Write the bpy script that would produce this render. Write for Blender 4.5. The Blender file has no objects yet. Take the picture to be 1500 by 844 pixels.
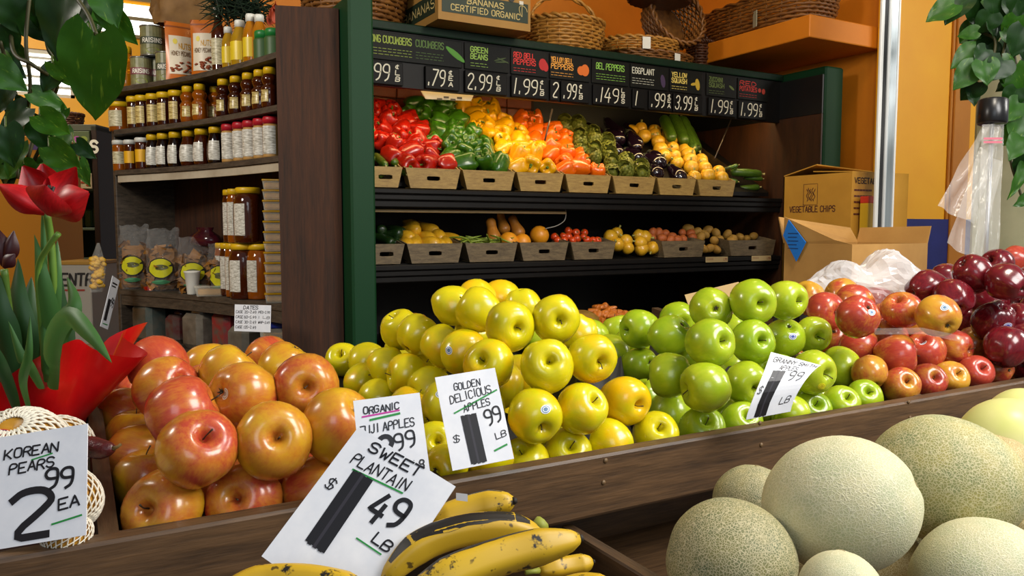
import bpy, math, random
import numpy as np
from mathutils import Vector, Matrix, noise as mnoise

random.seed(7)
sc = bpy.context.scene
COL = sc.collection
R = math.radians

# ------------------------------------------------------------------ camera, sky, lamps, exposure
FPX = 1150.0
PITCH = math.atan((422 - 334) / FPX)
HEAD = R(60.5)
CAMZ = 1.30
cam = bpy.data.cameras.new('camera')
cam.sensor_width = 36.0
cam.lens = FPX / 1500 * 36
cam.clip_start = 0.02
camo = bpy.data.objects.new('camera', cam)
COL.objects.link(camo)
camo.location = (0, 0, CAMZ)
camo.rotation_euler = (R(90) - PITCH, 0, HEAD - R(90))
sc.camera = camo

w = bpy.data.worlds.new('sky')
sc.world = w
w.use_nodes = True
w.node_tree.nodes['Background'].inputs[0].default_value = (0.86, 0.93, 1.0, 1)
w.node_tree.nodes['Background'].inputs[1].default_value = 0.22

def area(name, loc, target, size, power, color, sy=None):
    l = bpy.data.lights.new(name, 'AREA')
    l.energy = power; l.color = color; l.size = size
    if sy: l.shape = 'RECTANGLE'; l.size_y = sy
    o = bpy.data.objects.new(name, l); COL.objects.link(o)
    o.location = loc
    o.rotation_euler = (Vector(target) - Vector(loc)).to_track_quat('-Z', 'Y').to_euler()
    return o

# daylight from the open shopfront behind the viewer, ceiling lamps, added fill lights, and the warm tube inside the cooler canopy
area('shopfront_daylight', (1.75, -.55, 2.45), (1.0, 1.05, .95), 1.0, 60, (1, .97, .93))
area('front_daylight', (-.7, -1.6, 2.2), (.5, .9, .95), 1.2, 16, (.82, .91, 1))
area('stand_lamp', (1.5, .5, 2.9), (1.2, 1.25, .95), .35, 26, (1, .90, .74))
area('jar_shelf_fill', (-1.3, 2.0, 2.5), (.4, 3.3, 1.45), .45, 34, (1, .93, .82))  # added fill aimed at the jar shelves, no fixture stands here
area('side_daylight', (4.9, -.2, 2.7), (3.9, 2.4, 1.7), 1.0, 55, (1, .96, .9))
area('cooler_tube', (2.1, 2.955, 1.90), (2.1, 3.13, 1.5), 2.2, 9.5, (1, .70, .32), .05)
area('far_wall_fill', (-.6, 5.6, 3.3), (-.8, 7.5, 1.8), .8, 55, (1, .92, .75))  # unseen light added to brighten the yellow far wall
area('basket_lamp', (2.2, 1.9, 3.3), (2.3, 3.4, 2.0), .4, 9, (1, .70, .32))

sc.view_settings.view_transform = 'Standard'
sc.view_settings.look = 'None'
sc.view_settings.gamma = 1
sc.view_settings.use_curve_mapping = False
sc.view_settings.exposure = 0.0

# ------------------------------------------------------------------ photograph pixel -> place helpers
FW = Vector((math.cos(HEAD) * math.cos(PITCH), math.sin(HEAD) * math.cos(PITCH), -math.sin(PITCH)))
RT = Vector((math.sin(HEAD), -math.cos(HEAD), 0))
UP = RT.cross(FW)
CP = Vector((0, 0, CAMZ))
def ray(x, y): return FW + RT * ((x - 750) / FPX) - UP * ((y - 422) / FPX)
def at(x, y, d): return CP + ray(x, y) * d
def onX(x, y, v): r = ray(x, y); return CP + r * (v / r.x)
def onY(x, y, v): r = ray(x, y); return CP + r * (v / r.y)
def onZ(x, y, v): r = ray(x, y); return CP + r * ((v - CAMZ) / r.z)
def proj(p):
    d = Vector(p) - CP; z = d.dot(FW)
    return (750 + FPX * d.dot(RT) / z, 422 - FPX * d.dot(UP) / z, z)

# ------------------------------------------------------------------ mesh builder
class MB:
    def __init__(s): s.v = []; s.f = []; s.m = []; s.mi = 0
    def add(s, vs, fs):
        n = len(s.v); s.v.extend([tuple(p) for p in vs])
        for f in fs: s.f.append(tuple(i + n for i in f)); s.m.append(s.mi)
        return s
    def box(s, a, b):
        (x0, y0, z0), (x1, y1, z1) = a, b
        return s.add([(x0,y0,z0),(x1,y0,z0),(x1,y1,z0),(x0,y1,z0),(x0,y0,z1),(x1,y0,z1),(x1,y1,z1),(x0,y1,z1)],
                     [(0,3,2,1),(4,5,6,7),(0,1,5,4),(1,2,6,5),(2,3,7,6),(3,0,4,7)])
    def bbox(s, a, b, bv=.002):          # box with chamfered edges
        x0, y0, z0 = [min(p, q) for p, q in zip(a, b)]; x1, y1, z1 = [max(p, q) for p, q in zip(a, b)]
        bv = min(bv, (x1-x0)*.3, (y1-y0)*.3, (z1-z0)*.3)
        def ring(i, z):
            X0, X1, Y0, Y1 = x0+i, x1-i, y0+i, y1-i; k = bv
            return [(X0+k,Y0,z),(X1-k,Y0,z),(X1,Y0+k,z),(X1,Y1-k,z),(X1-k,Y1,z),(X0+k,Y1,z),(X0,Y1-k,z),(X0,Y0+k,z)]
        vs = ring(bv*.6, z0) + ring(0, z0+bv) + ring(0, z1-bv) + ring(bv*.6, z1)
        fs = [tuple(range(7, -1, -1)), tuple(range(24, 32))]
        for k in range(3):
            for j in range(8): fs.append((k*8+j, k*8+(j+1)%8, k*8+8+(j+1)%8, k*8+8+j))
        return s.add(vs, fs)
    def hexa(s, p):                      # 8 corner points, bottom 4 then top 4
        return s.add(p, [(0,3,2,1),(4,5,6,7),(0,1,5,4),(1,2,6,5),(2,3,7,6),(3,0,4,7)])
    def tube(s, pts, r, n=6, cap=True):
        pts = [Vector(p) for p in pts]; m = len(pts)
        rs = r if isinstance(r, (list, tuple)) else [r] * m
        t0 = (pts[1] - pts[0]).normalized()
        a = Vector((0, 0, 1)) if abs(t0.z) < .9 else Vector((1, 0, 0))
        u = t0.cross(a).normalized(); vs = []; fs = []
        for i, p in enumerate(pts):
            t = (pts[min(i+1, m-1)] - pts[max(i-1, 0)]).normalized()
            u = (u - t * u.dot(t)).normalized(); q = t.cross(u)
            for k in range(n):
                an = 2 * math.pi * k / n
                vs.append(p + (u * math.cos(an) + q * math.sin(an)) * rs[i])
        for i in range(m - 1):
            for k in range(n): fs.append((i*n+k, i*n+(k+1)%n, i*n+n+(k+1)%n, i*n+n+k))
        if cap: fs += [tuple(range(n-1, -1, -1)), tuple(range((m-1)*n, m*n))]
        return s.add(vs, fs)
    def grid(s, fn, nu, nv, wrap=False):  # fn(u,v) u in 0..1 (columns), v in 0..1
        cu = nu if wrap else nu + 1
        vs = [fn(i / nu, j / nv) for j in range(nv + 1) for i in range(cu)]
        fs = []
        for j in range(nv):
            for i in range(nu):
                a = j*cu+i; b = j*cu+(i+1) % cu
                fs.append((a, b, b+cu, a+cu))
        return s.add(vs, fs)
    def lathe(s, prof, n=16, mod=None):
        vs = []; fs = []; m = len(prof)
        for j, (r, z) in enumerate(prof):
            for k in range(n):
                an = 2*math.pi*k/n
                q = (r*math.cos(an), r*math.sin(an), z)
                vs.append(mod(q, an, j/(m-1)) if mod else q)
        for j in range(m-1):
            for k in range(n): fs.append((j*n+k, j*n+(k+1)%n, j*n+n+(k+1)%n, j*n+n+k))
        if prof[0][0] > 1e-6: fs.append(tuple(range(n-1, -1, -1)))
        if prof[-1][0] > 1e-6: fs.append(tuple(range((m-1)*n, m*n)))
        return s.add(vs, fs)
    def prism(s, poly, z0, z1):
        n = len(poly)
        vs = [(x, y, z0) for x, y in poly] + [(x, y, z1) for x, y in poly]
        fs = [tuple(range(n-1, -1, -1)), tuple(range(n, 2*n))] + [(i, (i+1)%n, n+(i+1)%n, n+i) for i in range(n)]
        return s.add(vs, fs)
    def xf(s, M):
        s.v = [tuple(M @ Vector(p)) for p in s.v]; return s
    def warp(s, fn):
        s.v = [tuple(fn(Vector(p))) for p in s.v]; return s
    def mesh(s, name, mat, smooth=True):
        me = bpy.data.meshes.new(name); me.from_pydata(s.v, [], s.f)
        for m in (mat if isinstance(mat, (list, tuple)) else [mat]): me.materials.append(m)
        if any(s.m): me.polygons.foreach_set('material_index', s.m)
        if smooth: me.polygons.foreach_set('use_smooth', [True] * len(me.polygons))
        me.validate(); me.update(); return me
    def build(s, name, mat, parent=None, smooth=False, M=None):
        return put(name, s.mesh(name, mat, smooth), parent, M)

def put(name, me, parent=None, M=None):
    o = bpy.data.objects.new(name, me); COL.objects.link(o)
    if parent: o.parent = parent
    if M is not None: o.matrix_local = M
    return o
def tag(o, label=None, cat=None, group=None, kind=None):
    if label: o['label'] = label
    if cat: o['category'] = cat
    if group: o['group'] = group
    if kind: o['kind'] = kind
    return o
def thing(name, label, cat, M=None, group=None):
    o = bpy.data.objects.new(name, None); COL.objects.link(o); o.empty_display_size = .02
    if M is not None: o.matrix_local = M
    return tag(o, label, cat, group)
def T(x, y=None, z=None): return Matrix.Translation(Vector(x) if y is None else Vector((x, y, z)))
def S(x, y=None, z=None): return Matrix.Diagonal((x, x if y is None else y, x if z is None else z, 1))
def RZ(a): return Matrix.Rotation(a, 4, 'Z')
def RX(a): return Matrix.Rotation(a, 4, 'X')
def RY(a): return Matrix.Rotation(a, 4, 'Y')
def axisM(z, spin=0):                      # rotation taking local +Z to z
    return Vector(z).to_track_quat('Z', 'Y').to_matrix().to_4x4() @ RZ(spin)
def frame(o, x, y):                        # matrix with local X, Y along given directions
    x = Vector(x).normalized(); y = Vector(y); y = (y - x * y.dot(x)).normalized(); z = x.cross(y)
    M = Matrix((x, y, z)).transposed().to_4x4(); M.translation = Vector(o); return M
def spline(pts, n):                        # Catmull-Rom through 2D/3D points
    P = [Vector(p) for p in pts]; P = [P[0]*2-P[1]] + P + [P[-1]*2-P[-2]]; out = []
    seg = len(P) - 3
    for i in range(n + 1):
        t = i / n * seg; k = min(int(t), seg - 1); t -= k
        a, b, c_, d = P[k:k+4]
        out.append(.5*((2*b)+(c_-a)*t+(2*a-5*b+4*c_-d)*t*t+(3*b-a-3*c_+d)*t**3))
    return out
def nz(p, s=1.0, o=0.0): return mnoise.noise(Vector(p) * s + Vector((o, o*1.7, o*.6)))
ORD = ['first','second','third','fourth','fifth','sixth','seventh','eighth','ninth','tenth','eleventh','twelfth',
       'thirteenth','fourteenth','fifteenth','sixteenth','seventeenth','eighteenth','nineteenth','twentieth']
def row_labels(objs, fmt, band, lim=99):
    """fmt uses {n} = place from the left, {r} = row from the top; rows are read off the pile as the photograph shows it"""
    L = sorted([(proj(o.location), o) for o in objs], key=lambda t: t[0][1])
    rows = []
    for p, o in L:
        if rows and p[1] - rows[-1][0] < band: rows[-1][1].append((p[0], o))
        else: rows.append((p[1], [(p[0], o)]))
    for k, (_, rr) in enumerate(rows):
        for j, (_, o) in enumerate(sorted(rr, key=lambda t: t[0])):
            o['label'] = fmt.format(n=ORD[j], r=ORD[k])
# ------------------------------------------------------------------ materials
def lin(h):
    c_ = [int(h[i:i+2], 16) / 255 for i in (0, 2, 4)]
    return tuple(x/12.92 if x <= .04045 else ((x+.055)/1.055)**2.4 for x in c_) + (1,)
class NT:
    def __init__(s, name):
        s.mat = bpy.data.materials.new(name); s.mat.use_nodes = True
        s.t = s.mat.node_tree; s.b = s.t.nodes['Principled BSDF']; s.out = s.t.nodes['Material Output']
    def n(s, typ, **kw):
        nd = s.t.nodes.new(typ)
        for k, v in kw.items():
            if k[0] == '_': nd.inputs[k[1:]].default_value = v
            else: setattr(nd, k, v)
        return nd
    def l(s, a, b): s.t.links.new(a, b)
    def coord(s, scale=(1, 1, 1), src='Object'):
        tc = s.n('ShaderNodeTexCoord'); mp = s.n('ShaderNodeMapping'); mp.inputs['Scale'].default_value = scale
        s.l(tc.outputs[src], mp.inputs['Vector']); return mp.outputs[0]
    def noise(s, vec, scale, detail=3, rough=.55, rnd=False):
        nd = s.n('ShaderNodeTexNoise', noise_dimensions='4D' if rnd else '3D')
        nd.inputs['Scale'].default_value = scale; nd.inputs['Detail'].default_value = detail; nd.inputs['Roughness'].default_value = rough
        s.l(vec, nd.inputs['Vector'])
        if rnd:
            oi = s.n('ShaderNodeObjectInfo'); m = s.n('ShaderNodeMath', operation='MULTIPLY'); m.inputs[1].default_value = 37
            s.l(oi.outputs['Random'], m.inputs[0]); s.l(m.outputs[0], nd.inputs['W'])
        return nd.outputs['Fac']
    def ramp(s, fac, stops):
        r = s.n('ShaderNodeValToRGB'); e = r.color_ramp.elements
        while len(e) < len(stops): e.new(.5)
        for el, (p, c_) in zip(e, stops): el.position = p; el.color = lin(c_) if isinstance(c_, str) else (c_, c_, c_, 1)
        s.l(fac, r.inputs[0]); return r.outputs[0]
    def mix(s, fac, a, b):
        m = s.n('ShaderNodeMix', data_type='RGBA')
        if isinstance(fac, float): m.inputs[0].default_value = fac
        else: s.l(fac, m.inputs[0])
        for v, i in ((a, 6), (b, 7)):
            if isinstance(v, str): m.inputs[i].default_value = lin(v)
            else: s.l(v, m.inputs[i])
        return m.outputs[2]
    def bump(s, h, strength=.3, dist=.01):
        b = s.n('ShaderNodeBump'); b.inputs['Strength'].default_value = strength; b.inputs['Distance'].default_value = dist
        s.l(h, b.inputs['Height']); s.l(b.outputs[0], s.b.inputs['Normal'])
    def col(s, c_):
        if isinstance(c_, str): s.b.inputs['Base Color'].default_value = lin(c_)
        else: s.l(c_, s.b.inputs['Base Color'])
        return s
    def p(s, **kw):
        for k, v in kw.items(): s.b.inputs[k.replace('_', ' ')].default_value = v
        return s
_mc = {}
def plain(hexc, rough=.5, **kw):
    k = (hexc, rough, tuple(sorted(kw.items())))
    if k not in _mc: _mc[k] = NT('paint_' + hexc).col(hexc).p(Roughness=rough, **kw).mat
    return _mc[k]
def mottled(name, a, b, scale=8, rough=.5, bump=0, src='Object', stretch=(1,1,1), rnd=False, dist=.01, **kw):
    n = NT(name); f = n.noise(n.coord(stretch, src), scale, 4, .6, rnd)
    n.col(n.ramp(f, [(.3, a), (.7, b)])).p(Roughness=rough, **kw)
    if bump: n.bump(f, bump, dist)
    return n.mat
def wood(name, dark, light, stretch, scale=1.0, rough=.6, bump=.25):
    n = NT(name); v = n.coord(stretch)
    f1 = n.noise(v, 3*scale, 5, .65, True); f2 = n.noise(v, 14*scale, 3, .6, True)
    m = n.n('ShaderNodeMath', operation='MULTIPLY_ADD'); m.inputs[1].default_value = .45; n.l(f2, m.inputs[0]); n.l(f1, m.inputs[2])
    n.col(n.ramp(m.outputs[0], [(.45, dark), (.95, light)])).p(Roughness=rough); n.bump(m.outputs[0], bump, .004)
    return n.mat
def film(name, tint, fac, rough=.12, bumpscale=0):
    n = NT(name); n.col(tint).p(Roughness=rough)
    if bumpscale: n.bump(n.noise(n.coord(), bumpscale, 4), .8, .02)
    tr = n.n('ShaderNodeBsdfTransparent'); mx = n.n('ShaderNodeMixShader'); mx.inputs[0].default_value = fac
    n.l(tr.outputs[0], mx.inputs[1]); n.l(n.b.outputs[0], mx.inputs[2]); n.l(mx.outputs[0], n.out.inputs['Surface'])
    return n.mat
M_ = {}
M_['stand'] = wood('brown_stained_board', '22160c', '684c30', (3, 40, 40), .5, .5)
M_['standv'] = wood('brown_stained_divider', '22170d', '5c442c', (40, 3, 40), .5, .5)
M_['plank'] = wood('dark_stained_plank', '180b03', '48260e', (30, 30, 2), .5, .8)
M_['shelfw'] = wood('grey_worn_shelf_board', '1c1712', '5a4e40', (6, 6, 30), 1, .6)
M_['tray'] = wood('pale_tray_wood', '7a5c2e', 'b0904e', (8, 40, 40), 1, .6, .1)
M_['black'] = plain('0b0a09', .45)
M_['ink'] = plain('14131a', .45)
M_['card'] = mottled('white_card', 'd9dde6', 'e8eaf0', 30, .45)
M_['dgreen'] = mottled('dark_green_enamel', '042c14', '063c1c', 400, .6, .2, dist=.001, Specular_IOR_Level=.25)
M_['blackmetal'] = mottled('black_painted_metal', '060403', '0f0b08', 20, .55, Specular_IOR_Level=.25)
M_['cardboard'] = mottled('cardboard', 'a97b3c', 'bd8f4a', 6, .75)
M_['clear'] = film('clear_film', 'e8ecf0', .22)

# ------------------------------------------------------------------ single-stroke marker lettering
GL = {'A':'00 26 40|12 32','B':'00 06 36 45 44 33 03|33 42 41 30 00','C':'45 36 16 05 01 10 30 41','D':'00 06 26 44 42 20 00',
 'E':'46 06 00 40|03 33','F':'46 06 00|03 33','G':'45 36 16 05 01 10 30 41 43 23','H':'00 06|40 46|03 43','I':'20 26','J':'36 31 20 10 01',
 'K':'00 06|46 02|13 40','L':'06 00 40','M':'00 06 22 46 40','N':'00 06 40 46','O':'16 05 01 10 30 41 45 36 16','P':'00 06 36 45 44 33 03',
 'Q':'16 05 01 10 30 41 45 36 16|22 40','R':'00 06 36 45 44 33 03|23 40','S':'45 36 16 05 04 13 33 42 41 30 10 01','T':'06 46|26 20',
 'U':'06 01 10 30 41 46','V':'06 20 46','W':'06 10 24 30 46','X':'00 46|06 40','Y':'06 23 46|23 20','Z':'06 46 00 40',
 '0':'16 05 01 10 30 41 45 36 16','1':'20 26','2':'05 16 36 45 44 00 40','3':'05 16 36 45 44 33 23|33 42 41 30 10 01','4':'26 02 42|34 30',
 '5':'46 06 03 33 42 41 30 10 01','6':'35 16 04 01 10 30 41 42 33 03','7':'06 46 10','8':'33 45 36 16 05 13 33 42 41 30 10 01 13',
 '9':'43 13 04 05 16 36 45 41 20','.':'10 11','-':'03 43','$':'45 36 16 05 13 33 42 30 10 01|27 20','c':'34 14 02 10 30|25 20',"'":'26 25'}
SMOOTH = set('CGOQSJUDBPR0235689c')
def ribbon(mb, pts, wd, z):
    P = [Vector((p[0], p[1])) for p in pts]; vs = []; m = len(P)
    for i, p in enumerate(P):
        t = (P[min(i+1, m-1)] - P[max(i-1, 0)])
        if t.length < 1e-9: t = Vector((1, 0))
        t.normalize(); nrm = Vector((-t.y, t.x)) * wd * .5
        e = -t*wd*.35 if i == 0 else (t*wd*.35 if i == m-1 else Vector((0, 0)))
        vs += [(*(p+nrm+e), z), (*(p-nrm+e), z)]
    mb.add(vs, [(2*i, 2*i+1, 2*i+3, 2*i+2) for i in range(m-1)])
def write(mb, s, x, y, h, cw, lw, z=.0006, slant=.08, jit=.0, gap=.35, ang=0):
    """letters h tall, cw wide, baseline from (x, y)"""
    ca, sa = math.cos(ang), math.sin(ang); cx = 0
    for ch in s:
        if ch == ' ': cx += cw*.8; continue
        wch = cw*(.45 if ch in "I1.'" else 1)
        off = -cw*.5+wch*.5 if ch in "I1'" else 0
        jx, jy = random.uniform(-jit, jit)*cw, random.uniform(-jit, jit)*h
        for k, st in enumerate(GL[ch].split('|')):
            pts = [(int(q[0])/4*cw, int(q[1])/6*h) for q in st.split()]
            closed = pts[0] == pts[-1]
            if ch in SMOOTH and len(pts) > 3:
                for _ in range(2):
                    n2 = [pts[0]]
                    for a, b in zip(pts, pts[1:]):
                        n2 += [(a[0]*.75+b[0]*.25, a[1]*.75+b[1]*.25), (a[0]*.25+b[0]*.75, a[1]*.25+b[1]*.75)]
                    pts = n2 + [pts[-1]]
            else:                                      # keep corners crisp
                n2 = []
                for a, b in zip(pts, pts[1:]): n2 += [a, (a[0]*.9+b[0]*.1, a[1]*.9+b[1]*.1), (a[0]*.1+b[0]*.9, a[1]*.1+b[1]*.9)]
                pts = n2 + [pts[-1]]
            q = []
            for px_, py_ in pts:
                X = cx + off + px_ + jx + slant*py_; Y = py_ + jy
                q.append((x + X*ca - Y*sa, y + X*sa + Y*ca))
            ribbon(mb, q, lw, z + .00004*k)
        cx += wch + cw*gap
    return cx
def line(mb, x0, y0, x1, y1, wd, z=.0006):
    ribbon(mb, [(x0 + (x1-x0)*i/4, y0 + (y1-y0)*i/4) for i in range(5)], wd, z)
# ------------------------------------------------------------------ the setting
def struct(name, mb, mat, parent=None, smooth=False, label=None, cat=None):
    o = mb.build(name, mat, parent, smooth)
    if parent is None: tag(o, label, cat, kind='structure')
    return o
M_['floor'] = mottled('grey_concrete', '4b4640', '6a645c', 6, .6)
M_['ceil'] = mottled('cream_ceiling', 'b8a888', 'c8b898', 3, .8)
M_['orange'] = mottled('orange_wall_paint', 'c9750a', 'd67f0e', 5, .6)
M_['yellow'] = mottled('yellow_wall_paint', 'eda406', 'f2ae0a', 5, .5)
M_['blue'] = mottled('blue_wall_paint', '14185c', '1b2270', 6, .45)
M_['pillar'] = mottled('pale_green_plaster', 'a3a585', 'b8b897', 7, .7, .15)
M_['steel'] = mottled('brushed_steel', '8b9498', 'a2abb0', 3, .35, 0, 'Object', (40, 40, 1), Metallic=.6)
struct('floor', MB().box((-5, -3, -.05), (6.5, 8.2, 0)), M_['floor'], label='grey concrete shop floor', cat='floor')
struct('ceiling', MB().box((-5, 1.6, 3.4), (6.5, 8.2, 3.5)), M_['ceil'], label='cream ceiling over the shop', cat='ceiling')
struct('wall_back', MB().box((.62, 4.15, 0), (3.62, 4.25, 3.4)), M_['orange'], label='orange wall behind the vegetable cooler', cat='wall')
struct('wall_right', MB().box((3.52, 2.52, 0), (3.62, 4.15, 3.4)), M_['orange'], label='orange side wall beside the cooler', cat='wall')
struct('wall_left', MB().box((-5, -1, 0), (-4.9, 8.2, 3.4)), M_['yellow'], label='yellow wall at the far left', cat='wall')
wy = 2.45
px0 = onY(1312, 200, wy - .03).x
struct('wall_front', MB().box((px0 - .02, wy, 1.345), (6.5, wy + .07, 3.4)), M_['yellow'], label='bright yellow wall right of the steel post', cat='wall')
struct('baseboard_front', MB().box((px0 - .02, wy - .012, 0), (6.5, wy + .07, 1.345)), M_['blue'], label='blue painted lower part of the yellow wall', cat='wall')
tr = MB(); xa, xb = onY(1397, 200, wy - .02).x, onY(1421, 200, wy - .02).x
tr.bbox((xa, wy - .02, 0), (xb, wy, 3.4), .004); tr.bbox((xa - .02, wy - .01, 0), (xa, wy, 3.4), .003)
struct('trim_1', tr, mottled('orange_trim_paint', 'b06a08', 'bf7810', 4, .5), label='darker orange vertical trim board on the yellow wall', cat='trim')
struct('trim_2', MB().bbox((3.0, 2.53, 2.175), (3.52, 4.15, 2.277), .004), M_['orange'], label='orange ledge running along the side wall above the cooler', cat='ledge')
# steel post where the orange and yellow walls meet
PY_ = 1.80
qx0 = onY(1312, 200, PY_).x
post = thing('steel_post', 'tall brushed steel post between the orange wall and the yellow wall', 'post', T(qx0 - .05, PY_, 0))
post['kind'] = 'structure'
pw = qx0 - onY(1285, 200, PY_).x
def pcol(name, a, b, mat, y0=-.004): MB().bbox((a*pw + .05 - pw, y0, 0), (b*pw + .05 - pw, .008, 3.4), .003).build(name, mat, post)
pcol('edge_strip', 0, .16, plain('d8d8d4', .4)); pcol('dark_gap_strip', .16, .42, plain('141414', .6), .002)  # black strip stands in for the shaded gap between the post strips
pcol('edge_strip', .42, .54, plain('c8cac8', .4)); pcol('face', .54, .93, M_['steel'], -.001); pcol('edge_strip', .93, 1, plain('e0e0dc', .4))
# plastered pillar at the right edge
pa = at(1421, 250, 3.1)
pil = MB().bbox((pa.x, pa.y - .35, 0), (pa.x + .5, pa.y, 3.4), .02)
struct('trim_3', pil, M_['pillar'], label='pale green plastered pillar behind the hanging vine', cat='pillar')
# far wall with a high slatted window
fy = 7.6
def fz(y, x=60): return onY(x, y, fy).z
x0, x1 = onY(-60, 100, fy).x, onY(108, 100, fy).x
zb, zt = fz(141), fz(72)
x2, x3, zb2, zt2 = onY(120, 30, fy).x, onY(262, 30, fy).x, fz(47), fz(6)
wl = MB(); W0, W1 = -5, 1.5
wl.box((W0, fy, 0), (W1, fy + .1, zb)); wl.box((W0, fy, zb), (x0, fy + .1, zt)); wl.box((x1, fy, zb), (W1, fy + .1, zt))
wl.box((W0, fy, zt), (W1, fy + .1, 3.4))
struct('wall_far', wl, M_['yellow'], label='yellow far wall under the slatted window', cat='wall')
win = thing('window_1', 'bright slatted window high on the far yellow wall', 'window', T(0, 0, 0)); win['kind'] = 'structure'
fr = MB()
for a, b in (((x0, zb), (x1, zb + .03)), ((x0, zt - .03), (x1, zt)), ((x0, zb), (x0 + .03, zt)), ((x1 - .03, zb), (x1, zt))): fr.box((a[0], fy + .02, a[1]), (b[0], fy + .07, b[1]))
fr.build('window_frame', plain('c9c2ae', .5), win)
for k in range(4):
    z = zb + (zt - zb) * (k + 1) / 5
    MB().box((x0, fy + .01, z), (x1, fy + .05, z + .016)).build('slat', plain('b8b4a6', .5), win)
wp_ = NT('daylit_window_pane').p(Emission_Strength=2.2).col('ffffff'); wp_.b.inputs['Emission Color'].default_value = (.95, 1, .96, 1)
MB().box((x0, fy + .06, zb), (x1, fy + .064, zt)).build('pane', wp_.mat, win)
win2 = thing('window_2', 'bright white window band high behind the raisin cans', 'window', T(0, 0, 0)); win2['kind'] = 'structure'
for k, (ya, yb, xa_, xb_) in enumerate(((8, 26, 130, 262), (30, 52, 120, 262))):
    A_, B_ = onY(xa_, ya, fy - .02).x, onY(xb_, ya, fy - .02).x; za, zc_ = fz(yb, 200), fz(ya, 200)
    MB().box((A_, fy - .02, za), (B_, fy - .012, zc_)).build('pane', wp_.mat, win2)
    MB().bbox((A_ - .03, fy - .03, za - .03), (B_ + .03, fy - .001, za), .004).build('window_frame', plain('8a7c5c', .5), win2)
MB().bbox((A_ - .03, fy - .03, zc_ + .16), (B_ + .03, fy - .001, zc_ + .20), .004).build('window_frame', plain('8a7c5c', .5), win2)

# ------------------------------------------------------------------ vegetable cooler
CY = 2.64; HY = 2.913
xl0, xl1 = onY(514, 260, CY).x, onY(550, 260, CY).x
xr0, xr1 = onY(1209, 150, CY).x, onY(1235, 150, CY).x
def HX(px, y=100): return onY(px, y, HY).x
def HZ(y, px=550): return onY(px, y, HY).z
cooler = thing('produce_cooler', 'tall dark green open produce cooler with a chalkboard price canopy', 'cooler', T(xl0, CY, 0))
CO = Vector((xl0, CY, 0))
def cpart(name, mb, mat, smooth=False):
    mb.xf(T(-CO)); return mb.build(name, mat, cooler, smooth)
cpart('side_panel', MB().bbox((xl0, CY, 0), (xl1, 3.98, 2.09), .008), M_['dgreen'])
cpart('side_panel', MB().bbox((xr0, CY, 0), (xr1, 3.98, 2.09), .008), M_['dgreen'])
M_['linerb'] = wood('brown_cooler_liner', '1c0e05', '45240c', (14, 14, 2), .6, .5)
cpart('inner_liner', MB().box((xr0 - .012, CY + .01, .8), (xr0 - .002, 3.9, 1.86)), M_['linerb'])
cpart('inner_liner', MB().box((xr0 - .012, CY + .01, 1.862), (xr0 - .002, 3.9, 2.05)), M_['black'])
cpart('canopy_top', MB().bbox((xl1, HY - .012, 2.055), (xr0, 3.98, 2.088), .004), mottled('dark_canopy_enamel', '02180a', '042410', 60, .6, Specular_IOR_Level=.25))
cpart('header_board', MB().box((xl1, HY, 1.845), (xr0, HY + .03, 2.053)), M_['blackmetal'])
cpart('back_panel', MB().box((xl1, 3.66, .5), (xr0, 3.70, 2.05)), M_['black'])
cpart('floor_pan', MB().box((xl1, CY + .04, .70), (xr0, 3.66, .78)), M_['black'])
cpart('front_panel', MB().bbox((xl1, CY + .01, .1), (xr0, CY + .05, .86), .006), M_['blackmetal'])
cpart('base', MB().box((xl1, CY + .03, 0), (xr0, 3.9, .1)), M_['black'])
sx1 = HX(1128, 290) + .02
D1Z, D1R, D1D = 1.485, .60, .58      # upper deck: front height, slope, depth
def deck1(y): return D1Z + (y - HY) * D1R
cpart('shelf_deck', MB().hexa([(xl1, HY + .03, D1Z - .02), (sx1, HY + .03, D1Z - .02), (sx1, HY + D1D, deck1(HY + D1D) - .02), (xl1, HY + D1D, deck1(HY + D1D) - .02),
       (xl1, HY + .03, D1Z), (sx1, HY + .03, D1Z), (sx1, HY + D1D, deck1(HY + D1D)), (xl1, HY + D1D, deck1(HY + D1D))]), M_['blackmetal'])
for k, (a, b, y) in enumerate(((1.432, 1.452, -.035), (1.408, 1.430, -.028), (1.380, 1.406, -.02))):
    cpart('shelf_lip', MB().bbox((xl1, HY + y, a), (sx1 + .05, HY + .0, b), .004), M_['blackmetal'])
D2Z = 1.158
def deck2(y): return D2Z + (y - HY) * .12
sx2 = HX(1132, 380) + .05
cpart('shelf_deck', MB().hexa([(xl1, HY, D2Z - .02), (sx2, HY, D2Z - .02), (sx2, 3.5, deck2(3.5) - .02), (xl1, 3.5, deck2(3.5) - .02),
       (xl1, HY, D2Z), (sx2, HY, D2Z), (sx2, 3.5, deck2(3.5)), (xl1, 3.5, deck2(3.5))]), M_['blackmetal'])
for a, b, y in ((1.133, 1.156, -.035), (1.110, 1.131, -.028), (1.085, 1.108, -.02)):
    cpart('shelf_lip', MB().bbox((xl1, HY + y, a), (sx2, HY, b), .004), M_['blackmetal'])
# tube fitting and its wire under the upper shelf
cpart('lamp_bar', MB().bbox((xl1, HY + .03, 1.362), (HX(836, 300), HY + .06, 1.374), .003), plain('b89a6a', .5))
wv = [onY(x, y, HY + .05) for x, y in ((828, 303), (829, 315), (826, 324), (815, 331), (799, 335))]
cpart('lamp_wire', MB().tube(spline(wv, 16), .0022, 5), plain('9a958a', .5), True)
cpart('power_cable', MB().tube(spline([onY(x, y, HY - .02) for x, y in ((1168, 120), (1180, 110), (1196, 108), (1212, 116), (1224, 117))], 14), .004, 6), M_['black'], True)
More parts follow.
